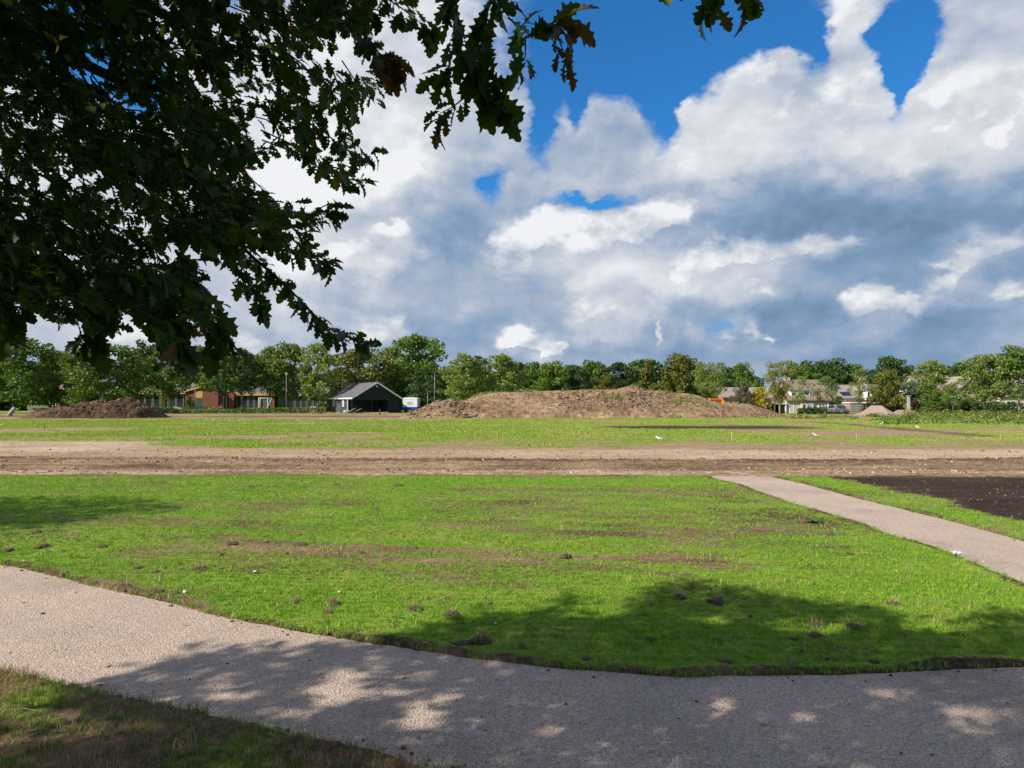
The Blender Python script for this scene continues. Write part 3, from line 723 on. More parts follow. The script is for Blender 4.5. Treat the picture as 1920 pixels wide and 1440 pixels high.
# ------------------------------------------------------------------ trees of the background
M_BARK = mat("bark", (.16, .125, .09), .9, var=.45, vscale=9, bump=.6, bscale=14)
M_BARKP = mat("pale_bark", (.30, .25, .165), .9, var=.35, vscale=8, bump=.4, bscale=12)
LM = {
    'mid':   leafmat("leaf_mid_green", [(0, (.052, .106, .018)), (.5, (.098, .172, .026)), (1, (.175, .248, .040))], .26),
    'dark':  leafmat("leaf_dark_green", [(0, (.024, .056, .016)), (.5, (.044, .094, .023)), (1, (.082, .140, .032))], .18),
    'light': leafmat("leaf_light_green", [(0, (.120, .180, .036)), (.5, (.185, .250, .056)), (1, (.275, .325, .090))], .3),
    'olive': leafmat("leaf_olive", [(0, (.062, .078, .015)), (.5, (.120, .138, .024)), (.9, (.19, .185, .034)), (1, (.22, .15, .04))], .22),
    'yellow': leafmat("leaf_yellow_green", [(0, (.13, .155, .020)), (.5, (.21, .22, .030)), (1, (.31, .28, .045))], .3),
    'blue':  leafmat("leaf_blue_green", [(0, (.060, .095, .060)), (.5, (.10, .15, .095)), (1, (.15, .20, .13))], .15),
    'grey':  leafmat("leaf_grey_brown", [(0, (.09, .085, .045)), (.5, (.14, .13, .065)), (1, (.20, .185, .10))], .2),
    'red':   leafmat("leaf_burgundy", [(0, (.035, .012, .016)), (1, (.085, .025, .032))], .2, tr_col=(1, .4, .4)),
    'gold':  leafmat("leaf_gold", [(0, (.30, .24, .015)), (.6, (.46, .37, .022)), (1, (.22, .24, .03))], .3),
}
def crown_points(shape, nclump, nleaf, seed, gap=0.0):
    """clumps of leaves inside a unit crown: x,y in -.5...5, z in 0..1; returns positions and clump centres"""
    r = np.random.default_rng(seed)
    def rad(z):
        z = np.clip(z, 0, 1)
        if shape == 'round': return .5 * np.sqrt(np.clip(1 - ((z - .48) / .54) ** 2, 0, 1))
        if shape == 'oval':  return .5 * np.sin(np.pi * np.clip(z, .03, .985) ** .85) ** .62
        if shape == 'vase':  return .5 * np.clip(z / .62, .0, 1) ** .8 * np.sqrt(np.clip(1 - ((z - .6).clip(0) / .42) ** 2, 0, 1))
        if shape == 'cone':  return .5 * np.clip(1.03 - z, 0, 1) ** .7 * np.clip(z * 9 + .45, 0, 1)
        if shape == 'broad': return .5 * np.clip(1 - ((z - .38) / .64) ** 2, 0, 1) ** .42
        if shape == 'dome':  return .5 * np.clip(1 - z ** 2.4, 0, 1) ** .6
    C = []; R = []
    while len(C) < nclump:
        z = r.uniform(.04, .97); a = r.uniform(0, 2 * np.pi); q = r.uniform(0, 1) ** .45
        lob = 1 + .22 * math.sin(3 * a + seed) * math.sin(5 * z + seed * 2) + .12 * math.sin(5 * a - seed)
        rr = float(rad(np.array(z))) * lob
        if rr < .03: continue
        cr = r.uniform(.07, .135) * (1.0 if shape != 'cone' else .8)
        rho = max(rr * q - cr * .35, 0)
        C.append((rho * math.cos(a), rho * math.sin(a), z - cr * .2)); R.append(cr)
    C = np.array(C); R = np.array(R)
    pr = R ** 2 / (R ** 2).sum()
    k = r.choice(nclump, nleaf, p=pr)
    d = r.normal(size=(nleaf, 3)); d /= np.linalg.norm(d, axis=1)[:, None]
    d[:, 2] = d[:, 2] * .75 + .08
    rho = R[k] * r.uniform(.35, 1.12, nleaf) ** .6
    Pn = C[k] + d * rho[:, None] * np.array([1, 1, .9])
    if gap:
        g = fbm(Pn[:, 0] + 9, Pn[:, 1] + 9, 5.0, 2, seed, z=Pn[:, 2]) ; Pn = Pn[g > gap]
    return Pn
def leaf_quads(Pn, size, seed, up=.35):
    r = np.random.default_rng(seed); n = len(Pn)
    nrm = r.normal(size=(n, 3)); nrm[:, 2] += up; nrm /= np.linalg.norm(nrm, axis=1)[:, None]
    a = r.normal(size=(n, 3)); u = np.cross(nrm, a); u /= np.linalg.norm(u, axis=1)[:, None]; v = np.cross(nrm, u)
    s = size * r.uniform(.6, 1.35, n)[:, None]
    asp = r.uniform(.55, .9, n)[:, None]
    V = np.stack([Pn - u * s, Pn - v * s * asp * .8 + u * s * .1, Pn + u * s, Pn + v * s * asp], 1).reshape(-1, 3)
    return V, np.arange(4 * n).reshape(-1, 4)
CROWN = {}
def crown_mesh(shape, matk, var):
    key = (shape, matk, var)
    if key in CROWN: return CROWN[key]
    kk = (shape, var)
    if kk not in CROWN:
        spec = {'round': (95, 8500, .021, .0), 'oval': (90, 8500, .021, .36), 'vase': (95, 8000, .016, .33), 'cone': (80, 6500, .023, .0), 'broad': (110, 9500, .020, .0), 'dome': (60, 3600, .028, .0), 'airy': (60, 4200, .020, .43)}[shape]
        Pn = crown_points('oval' if shape == 'airy' else shape, spec[0], spec[1], 100 + var * 7 + len(shape) * 31, spec[3])
        CROWN[kk] = leaf_quads(Pn, spec[2], var + 5)
    V, F = CROWN[kk]
    me = mesh_np("crown_%s" % shape, V, F, LM[matk]); CROWN[key] = me; return me
TRUNK = {}
def trunk_mesh(var, pale):
    key = (var, pale)
    if key in TRUNK: return TRUNK[key]
    r = random.Random(300 + var); b = MB()
    top = .93; pts = [(0, 0, -.01)]
    for i in range(1, 8): pts.append((r.uniform(-.008, .008) * i * .5, r.uniform(-.008, .008) * i * .5, top * i / 7))
    b.tube(pts, [.023 * (1 - .11 * i) if i else .03 for i in range(8)], 7)
    for k in range(9):
        i = r.randint(2, 6); a = r.uniform(0, 6.28); L = r.uniform(.16, .30); p = Vector(pts[i]); q = p + Vector((math.cos(a) * L * .55, math.sin(a) * L * .55, L * .8)); m_ = (p + q) / 2 + Vector((math.cos(a) * .02, math.sin(a) * .02, -.02))
        b.tube([p, m_, q], [.010, .007, .003], 5)
    me = b.mesh("trunk", M_BARKP if pale else M_BARK, True); TRUNK[key] = me; return me
def tree(label, px, top, wpx, Y, shape, matk, crown_from, var, pale=False, cat="tree", name=None, group=None, base_z=0.0, lean=0):
    """px: middle in the photo; top: row of its tip; wpx: crown width in photo pixels; crown_from: share of the height where the crown starts"""
    tip = P(px, top, Y); H = tip.z - base_z; W = wpx * Y / FPX
    nm = name or {'round': 'broadleaf_tree', 'oval': 'broadleaf_tree', 'airy': 'young_tree', 'vase': 'broadleaf_tree', 'cone': 'conical_tree', 'broad': 'broadleaf_tree', 'dome': 'shrub'}[shape]
    root = empty(nm, (tip.x, Y, base_z), rnd.uniform(0, 6.28))
    tr = link("trunk" if shape != 'dome' else "stem", trunk_mesh(var % 4, pale), root); tr.scale = (H * .62, H * .62, H)
    if shape == 'dome': tr.scale = (H * .5, H * .5, H * .8)
    cr = link("crown", crown_mesh(shape, matk, var), root, (0, 0, H * crown_from)); cr.scale = (W, W, H * (1 - crown_from))
    tag(root, label, cat, group); return root

T = tree; BG = "trees around the edge of the site"
T("large dark leafy tree at the far left edge behind the fallen post", 28, 631, 165, 118, 'broad', 'mid', .08, 0, group=BG)
T("small rounded tree between far left tree and the dark green one", 104, 657, 78, 128, 'round', 'olive', .15, 1, group=BG)
T("dark green tree left of the big spreading tree above the dirt pile", 130, 665, 84, 120, 'round', 'mid', .12, 2, group=BG)
T("broad spreading yellow-green tree standing right behind the dark dirt pile", 206, 646, 150, 110, 'broad', 'mid', .14, 1, True, group=BG)
T("dark tree top rising behind right side of the spreading tree", 274, 640, 82, 150, 'round', 'dark', .1, 0, group=BG)
T("leafy tree in front of the school's left end with two thin trunks", 312, 648, 112, 122, 'oval', 'mid', .22, 0, group=BG)
T("tall tree rising behind the school's first roof", 372, 648, 105, 152, 'round', 'mid', .1, 3, group=BG)
T("tree with dark trunk in front of the school's brick gable", 417, 646, 95, 121, 'oval', 'mid', .30, 1, group=BG)
T("slim dark tree in front of school between two brick walls", 454, 654, 70, 121, 'oval', 'dark', .30, 2, group=BG)
T("dull green tree behind the school's second roof", 488, 664, 70, 150, 'round', 'mid', .1, 1, group=BG)
T("light green tree beside the street lamp at the school", 545, 640, 105, 126, 'oval', 'light', .18, 3, True, group=BG)
T("tree left of the street lamp with dark trunk by the climbing frame", 507, 650, 74, 124, 'oval', 'mid', .28, 2, group=BG)
T("airy light green tree left of the black barn", 598, 641, 82, 124, 'oval', 'light', .18, 1, group=BG)
T("big dark olive tree directly behind the black barn's roof", 668, 654, 135, 134, 'broad', 'olive', .05, 2, group=BG)
T("tall pale green tree between barn ridge and the highest tree", 735, 646, 70, 140, 'oval', 'light', .08, 0, group=BG)
T("tallest broad green tree right of the black barn", 785, 628, 138, 142, 'broad', 'mid', .06, 3, group=BG)
T("dark tree behind the white and blue trailer", 800, 690, 78, 130, 'round', 'dark', .0, 2, group=BG)
T("round light green tree with thin trunk above left end of big mound", 869, 663, 96, 112, 'oval', 'light', .20, 2, True, group=BG)
T("dark tree top between the two light round trees over the mound", 897, 668, 52, 150, 'round', 'dark', .1, 3, group=BG)
T("round light green tree with forked trunk above the mound's left part", 938, 662, 98, 116, 'oval', 'light', .25, 0, True, group=BG)
T("medium green tree right of the forked light green tree", 1000, 677, 70, 135, 'oval', 'mid', .05, 1, group=BG)
T("bushy green tree over the middle of the mound, left of the gap", 1040, 677, 80, 132, 'round', 'mid', .05, 0, group=BG)
T("lower dark green tree over the mound beside the bushy one", 1078, 685, 60, 132, 'round', 'dark', .05, 1, group=BG)
T("round topped tree above the rubble slope of the mound", 1116, 676, 68, 134, 'round', 'mid', .05, 2, group=BG)
T("dark round topped tree above the mound's little summit", 1163, 679, 68, 136, 'round', 'dark', .05, 3, group=BG)
T("small brownish tree just above the mound's grassy tuft", 1140, 700, 48, 124, 'round', 'olive', .05, 1, group=BG)
T("green tree filling the gap left of the narrow dark conical tree", 1190, 688, 50, 138, 'round', 'mid', .05, 1, group=BG)
T("narrow dark olive conical tree above the mound", 1216, 672, 60, 122, 'cone', 'olive', .02, 0, group=BG)
T("large rounded dark olive tree above the mound's right part", 1274, 663, 84, 120, 'round', 'olive', .03, 0, group=BG)
T("vase shaped light green tree with bare pale trunk above orange bucket", 1332, 676, 80, 108, 'vase', 'light', .22, 0, True, group=BG)
T("dark tree behind the vase shaped light tree", 1362, 690, 60, 140, 'round', 'dark', .05, 0, group=BG)
T("loose topped green tree between vase shaped tree and yellow bush", 1391, 678, 56, 138, 'oval', 'mid', .1, 3, group=BG)
T("greyish bush at the right end of the mound", 1391, 716, 42, 100, 'round', 'grey', .05, 1, cat="bush", name="bush", group=BG)
T("golden yellow bush right of the greyish bush", 1424, 724, 46, 112, 'dome', 'gold', .0, 0, cat="bush", name="bush")
T("tall thin yellow-green tree with pale trunk left of the gabled house", 1461, 675, 66, 106, 'vase', 'yellow', .20, 1, True, group=BG)
T("green tree between yellow-green tree and house roof", 1502, 682, 70, 140, 'oval', 'mid', .1, 0, group=BG)
T("wide dark tree behind the houses' roofs", 1556, 674, 112, 142, 'broad', 'dark', .05, 0, group=BG)
T("young sparse tree standing before the gabled house's dormer", 1505, 704, 44, 104, 'airy', 'light', .30, 1, group=BG)
T("young spreading tree right of the gabled house's roof", 1549, 705, 54, 106, 'airy', 'light', .34, 2, group=BG)
T("green tree behind the solar panel roof", 1601, 681, 66, 140, 'oval', 'mid', .08, 1, group=BG)
T("slender young tree between garage and white balcony", 1610, 690, 46, 106, 'airy', 'light', .25, 3, group=BG)
T("dark billowing tree standing tallest right of the houses", 1672, 669, 88, 140, 'broad', 'dark', .05, 3, group=BG)
T("dark olive tree right behind the cone shaped gravel heap", 1660, 694, 66, 110, 'round', 'olive', .02, 3, group=BG)
T("yellow-green rounded tree behind the concrete post", 1742, 677, 76, 122, 'round', 'light', .05, 3, group=BG)
T("dark pointed tree left of the far right gable", 1789, 684, 50, 134, 'cone', 'dark', .05, 1, group=BG)
T("bluish green conifer beside the concrete post", 1706, 714, 56, 112, 'round', 'blue', .05, 0, group=BG)
T("bright green leafy tree right of the bluish conifer", 1738, 716, 58, 110, 'oval', 'mid', .05, 3, group=BG)
T("small light tree in front of the far right gable", 1786, 716, 44, 104, 'airy', 'light', .25, 0, group=BG)
T("large leafy tree second from the right edge with dark trunk", 1845, 664, 88, 100, 'broad', 'light', .25, 2, group=BG)
T("largest tree at the right edge with pale trunk", 1908, 648, 100, 98, 'broad', 'mid', .24, 0, True, group=BG)
T("burgundy leaved bush beside the concrete post", 1716, 752, 22, 108, 'dome', 'red', .0, 1, cat="bush", name="bush")
T("small yellow bush left of the burgundy bush", 1702, 760, 18, 106, 'dome', 'gold', .0, 1, cat="bush", name="bush")
T("green bush growing at the red house wall behind the mound", 1412, 738, 40, 114, 'dome', 'mid', .0, 2, cat="bush", name="bush")
T("dark bush beside the driveway of the solar panel house", 1573, 742, 26, 112, 'dome', 'mid', .0, 1, cat="bush", name="bush")
T("dark green bush in front of the white balcony house", 1627, 754, 24, 110, 'dome', 'dark', .0, 0, cat="bush", name="bush")
for i, (px, top, w, Y) in enumerate([(1750, 752, 44, 106), (1790, 744, 60, 108), (1822, 746, 46, 106), (1870, 752, 60, 112), (1680, 752, 34, 112)]):
    T(["green bush right of the burgundy bush", "wide dark bush under the far right gable", "bush left of the second tree from the right edge", "dark bush between the two largest trees on the right", "leafy bush right of the cone shaped gravel heap"][i], px, top, w, Y, 'dome', ['mid', 'dark', 'mid', 'dark', 'mid'][i], .0, i % 3, cat="bush", name="bush", group="bushes by the houses")
T("dark shrub in front of the school's yellow panel", 357, 742, 22, 130, 'dome', 'mid', .0, 0, cat="bush", name="bush")
T("yellowish young tree in front of the school's left windows", 308, 735, 24, 126, 'airy', 'yellow', .15, 2, group=BG)

# far woodland that closes every gap between the trees
def build_wood():
    Vs = []; Fs = []; o = 0; r = np.random.default_rng(5)
    for k in range(90):
        X = -150 + 330 * (k + r.uniform(-.3, .3)) / 89; Y = r.uniform(156, 186)
        sh, var = [('round', 0), ('round', 2), ('broad', 1), ('broad', 3), ('oval', 2)][r.integers(0, 5)]
        crown_mesh(sh, 'dark', var); V, F = CROWN[(sh, var)]
        keep = r.random(len(F)) < .30; q = V.reshape(-1, 4, 3)[keep]
        q = q.mean(1, keepdims=True) + (q - q.mean(1, keepdims=True)) * 1.9
        H = r.uniform(9.5, 13.5); W = r.uniform(9, 13); a = r.uniform(0, 6.28)
        q = q.reshape(-1, 3); ca, sa = math.cos(a), math.sin(a)
        q = np.stack([(q[:, 0] * ca - q[:, 1] * sa) * W + X, (q[:, 0] * sa + q[:, 1] * ca) * W + Y, q[:, 2] * H - .8], 1)
        Vs.append(q); Fs.append(np.arange(len(q)).reshape(-1, 4) + o); o += len(q)
    me = mesh_np("woodland", np.concatenate(Vs), np.concatenate(Fs), LM['dark'])
    tag(link("woodland", me), "dense dark far woodland closing the gaps behind the trees and roofs", "woodland", kind="stuff")
build_wood()

# hedges: clipped rows of small leaves
def hedge(label, px0, px1, Y, h, d, matk, seed, name="hedge"):
    x0, x1 = P(px0, 760, Y).x, P(px1, 760, Y).x; r = np.random.default_rng(seed)
    L = x1 - x0; n = int(L * h * 95) + 400
    Pn = np.stack([r.uniform(0, L, n), r.uniform(-d / 2, d / 2, n), h * r.uniform(0.02, 1, n) ** .7], 1)
    Pn[:, 2] *= .8 + .35 * fbm(Pn[:, 0], Pn[:, 1], .6, 3, seed)
    V, F = leaf_quads(Pn, .14, seed)
    root = empty(name, (x0, Y, 0))
    link("foliage", mesh_np("foliage", V, F, LM[matk]), root)
    for k in range(max(3, int(L / 1.2))): MB().tube([(L * (k + .5) / max(3, int(L / 1.2)), 0, -.05), (L * (k + .5) / max(3, int(L / 1.2)) + r.uniform(-.2, .2), 0, h * .8)], [.03, .01], 5).build("stem", M_BARK, root)
    tag(root, label, "hedge", "low hedges at the back of the site")
hedge("low hedge left of and behind the dark dirt pile", 66, 145, 104, 1.1, 1.4, 'mid', 1)
hedge("low dark hedge right of the dark dirt pile", 258, 330, 108, 1.0, 1.4, 'dark', 2)
hedge("long low hedge in front of the school's right wing", 447, 610, 112, 1.0, 1.5, 'mid', 3)
hedge("weedy low growth along the fence before the brick gable", 330, 446, 112, .75, 1.2, 'light', 4)
hedge("clipped hedge under the gabled house's bay window", 1496, 1550, 103, 1.1, 1.0, 'dark', 5)
hedge("tall dark hedge under the trees at the right edge", 1800, 1975, 108, 1.9, 1.6, 'dark', 6)

# weeds on the right of the site
def build_weeds():
    r = np.random.default_rng(8); C = []
    for k in range(150):
        Y = r.uniform(50, 92); px = r.uniform(1635, 1990) if r.random() < .8 else r.uniform(1490, 1640)
        if px < 1640 and Y < 70: continue
        C.append(((px - 960) / FPX * Y, Y, r.uniform(.35, 1.15) * (0.55 if px < 1660 else 1)))
    C = np.array(C); n = 17000; k = r.integers(0, len(C), n)
    d = r.normal(size=(n, 3)) * np.array([.8, .8, .0]); h = C[k, 2]
    Pn = np.stack([C[k, 0] + d[:, 0] * h * 1.25, C[k, 1] + d[:, 1] * h * 1.1, h * r.uniform(.02, 1, n) ** .8 * np.exp(-(d[:, 0] ** 2 + d[:, 1] ** 2) * .35)], 1)
    V, F = leaf_quads(Pn, .085, 9, .6)
    me = mesh_np("weeds", V, F, LM['light']); me.materials.append(LM['olive']); me.materials.append(LM['mid'])
    mi = np.where(fbm(Pn[:, 0], Pn[:, 1], .18, 3, 4) > .52, 1, np.where(fbm(Pn[:, 0], Pn[:, 1], .3, 3, 6) > .55, 2, 0)).astype(np.int32)
    me.polygons.foreach_set("material_index", mi); me.update()
    tag(link("weeds", me), "tangled weeds and wild growth in front of the right-hand trees", "weeds", kind="stuff")
build_weeds()

# ------------------------------------------------------------------ the oak we stand under
def leaf_shape(n, curl, seed):
    """a lobed oak leaf along +Y, length 1; folded a little on its midrib"""
    r = random.Random(seed)
    full = [(.018, 0), (.022, .10), (.075, .17), (.15, .24), (.085, .31), (.125, .37), (.235, .43), (.255, .47), (.135, .53), (.16, .58), (.285, .66), (.30, .70), (.165, .74), (.20, .81), (.225, .865), (.125, .885), (.10, .96), (.0, 1.0)]
    if n == 'low': full = [(.02, 0), (.13, .24), (.08, .32), (.25, .46), (.13, .53), (.30, .69), (.16, .75), (.21, .86), (.0, 1.0)]
    V = []; F = []
    for i, (x, y) in enumerate(full):
        z0 = -curl * (y - .2) ** 2
        jx = x * r.uniform(.85, 1.15)
        V += [(-jx, y + r.uniform(-.012, .012), z0 + jx * .28), (0, y, z0), (jx, y + r.uniform(-.012, .012), z0 + jx * .28)]
    for i in range(len(full) - 1):
        a = 3 * i; F += [(a, a + 1, a + 4, a + 3), (a + 1, a + 2, a + 5, a + 4)]
    return np.array(V), np.array(F)
M_OAK = leafmat("oak_leaf", [(0, (.022, .052, .009)), (.5, (.038, .082, .013)), (.88, (.066, .115, .019)), (.97, (.12, .12, .022)), (1, (.10, .060, .020))], trans=.42, rough=.45, obj_var=.12, tr_col=(1.2, 1.25, .35), spec=.35)
M_OAKB = leafmat("oak_leaf_browning", [(0, (.060, .050, .014)), (.5, (.12, .075, .024)), (1, (.17, .12, .030))], trans=.3, rough=.6, obj_var=.2, tr_col=(1.2, .9, .4))
M_TWIG = mat("oak_bark", (.085, .065, .05), .9, var=.4, vscale=20, bump=.5, bscale=40)
LEAFV = [leaf_shape('full', c, s) for s, c in enumerate((.10, .25, .45, .7))]
LEAFL = [leaf_shape('low', c, s) for s, c in enumerate((.15, .5))]

MASS = [(-400, -500), (800, -500), (800, -40), (782, 30), (755, 55), (728, 48), (722, 92), (744, 120), (722, 180), (700, 212), (662, 258), (702, 272), (660, 300), (676, 338), (640, 345), (600, 330), (565, 312), (540, 288), (500, 300), (478, 332), (500, 362), (545, 392), (585, 385), (632, 388), (608, 424), (585, 452), (628, 497), (585, 490), (540, 462), (505, 468), (482, 505), (505, 560), (478, 572), (455, 505), (425, 520), (408, 560), (432, 645), (404, 648), (372, 600), (335, 662), (300, 655), (288, 600), (236, 584), (228, 640), (208, 636), (200, 600), (172, 655), (150, 650), (142, 608), (76, 590), (58, 556), (22, 612), (-4, 632), (-400, 640)]
HANG = [(812, -400), (1085, -400), (1082, 38), (1062, 88), (1078, 165), (1050, 172), (1030, 140), (1005, 172), (968, 186), (990, 225), (975, 268), (950, 262), (930, 236), (905, 240), (884, 272), (868, 232), (812, 222), (846, 196), (850, 172), (800, 162), (798, 126), (852, 138), (868, 100), (850, 40)]
BIT1 = [(1228, -300), (1292, -300), (1290, 5), (1240, 24)]
BIT2 = [(1322, -300), (1425, -300), (1428, 24), (1385, 30), (1352, 35), (1346, 84), (1330, 80), (1328, 30)]
SHADE = [(150, 1312), (215, 1275), (270, 1248), (330, 1243), (398, 1203), (425, 1228), (480, 1204), (540, 1226), (620, 1200), (700, 1212), (760, 1190), (830, 1176), (898, 1150), (950, 1165), (1000, 1152), (1070, 1124), (1150, 1132), (1200, 1131), (1232, 1104), (1292, 1094), (1400, 1108), (1500, 1131), (1620, 1136), (1700, 1162), (1780, 1166), (1860, 1146), (1925, 1160), (2300, 1150), (3500, 1300), (9000, 2400), (9000, 9000), (-9000, 9000), (-1500, 1500), (-300, 1400), (0, 1372), (90, 1335)]
LIGHTS = [(640, 1291, 50, 20), (800, 1347, 42, 17), (742, 1297, 26, 11), (700, 1250, 32, 8), (455, 1297, 34, 8), (405, 1322, 30, 8), (782, 1262, 26, 8), (846, 1310, 24, 7), (1385, 1330, 42, 17), (1440, 1342, 20, 7), (1725, 1308, 28, 9), (1660, 1296, 34, 7), (1830, 1340, 52, 11), (1262, 1384, 20, 9), (1240, 1372, 16, 8), (1045, 1371, 16, 7), (1150, 1384, 28, 8), (1318, 1362, 20, 7), (1265, 1425, 28, 9), (1420, 1395, 30, 9), (1610, 1432, 26, 10), (1690, 1420, 34, 6), (1530, 1182, 60, 8), (1770, 1178, 64, 8), (1620, 1160, 30, 5), (1120, 1145, 60, 7), (1350, 1165, 34, 6), (1045, 1283, 16, 4), (1385, 1282, 20, 4),
          (60, 1400, 60, 12), (150, 1360, 70, 12), (250, 1375, 50, 8), (330, 1370, 36, 6), (30, 1345, 50, 10)]
_lr = random.Random(5)
for _ in range(26): LIGHTS.append((_lr.uniform(360, 1000), _lr.uniform(1222, 1350), _lr.uniform(7, 20), _lr.uniform(3, 6)))
for _ in range(45): LIGHTS.append((_lr.uniform(1000, 1920), _lr.uniform(1280, 1440), _lr.uniform(7, 18), _lr.uniform(3, 6)))
SX, SY = SUN_DIR.x / -SUN_DIR.z, SUN_DIR.y / -SUN_DIR.z       # shadow shift per metre of height
OAK_BASE = Vector((-4.6, -2.6, 0))
def oak_keep(pp, strict=True, jit=9):
    """a leaf may stand where the photo shows foliage (or nothing at all), and where its shadow may fall"""
    px, f = PROJ(pp)
    inframe = (f > .25) & (px[:, 0] > -60) & (px[:, 0] < 1980) & (px[:, 1] > -70) & (px[:, 1] < 1500)
    q = px + rng.normal(0, jit, px.shape)
    okv = inpoly(q[:, 0], q[:, 1], MASS)
    near = np.linalg.norm(pp - np.array([0, 0, EYE]), axis=1)
    ok = np.where(inframe, okv & (near > 1.55), near > 1.1)
    g = pp.copy(); g[:, 0] += SX * pp[:, 2]; g[:, 1] += SY * pp[:, 2]; g[:, 2] = 0
    sp, sf = PROJ(g)
    s = sp + rng.normal(0, 5, sp.shape)
    lit = (sf > .3) & (sp[:, 0] > -500) & (sp[:, 0] < 2150) & (sp[:, 1] > 760) & (sp[:, 1] < 1560)
    sh = inpoly(s[:, 0], s[:, 1], SHADE)
    for (x, y, a, b) in LIGHTS: sh &= ~((((s[:, 0] - x) / (a * 1.3)) ** 2 + ((s[:, 1] - y) / (b * 1.7)) ** 2) < 1)
    return ok & (~lit | sh)
def rotmats(d, roll):
    """columns: side, along, normal; d = direction of the leaf"""
    d = d / np.linalg.norm(d, axis=1)[:, None]
    up = np.tile(np.array([0, 0, 1.0]), (len(d), 1)); side = np.cross(d, up); l = np.linalg.norm(side, axis=1); side[l < 1e-3] = (1, 0, 0); side /= np.linalg.norm(side, axis=1)[:, None]
    nrm = np.cross(side, d)
    c, s = np.cos(roll)[:, None], np.sin(roll)[:, None]
    return np.stack([side * c + nrm * s, d, nrm * c - side * s], 2)
def bake(shapes, pos, d, roll, size, name, m, m2=None, f2=0.0):
    Vs = []; Fs = []; o = 0; MI = []
    R = rotmats(d, roll); k = rng.integers(0, len(shapes), len(pos))
    for j, (V, F) in enumerate(shapes):
        i = np.where(k == j)[0]
        if not len(i): continue
        W = np.einsum('nij,vj->nvi', R[i], V) * size[i][:, None, None] + pos[i][:, None, :]
        Vs.append(W.reshape(-1, 3)); Fs.append((F[None] + (np.arange(len(i)) * len(V))[:, None, None]).reshape(-1, 4) + o); o += W.shape[0] * W.shape[1]
        MI.append(np.repeat((rng.random(len(i)) < f2).astype(np.int32), len(F)))
    me = mesh_np(name, np.concatenate(Vs), np.concatenate(Fs), m)
    if m2 is not None: me.materials.append(m2); me.polygons.foreach_set("material_index", np.concatenate(MI)); me.update()
    return me

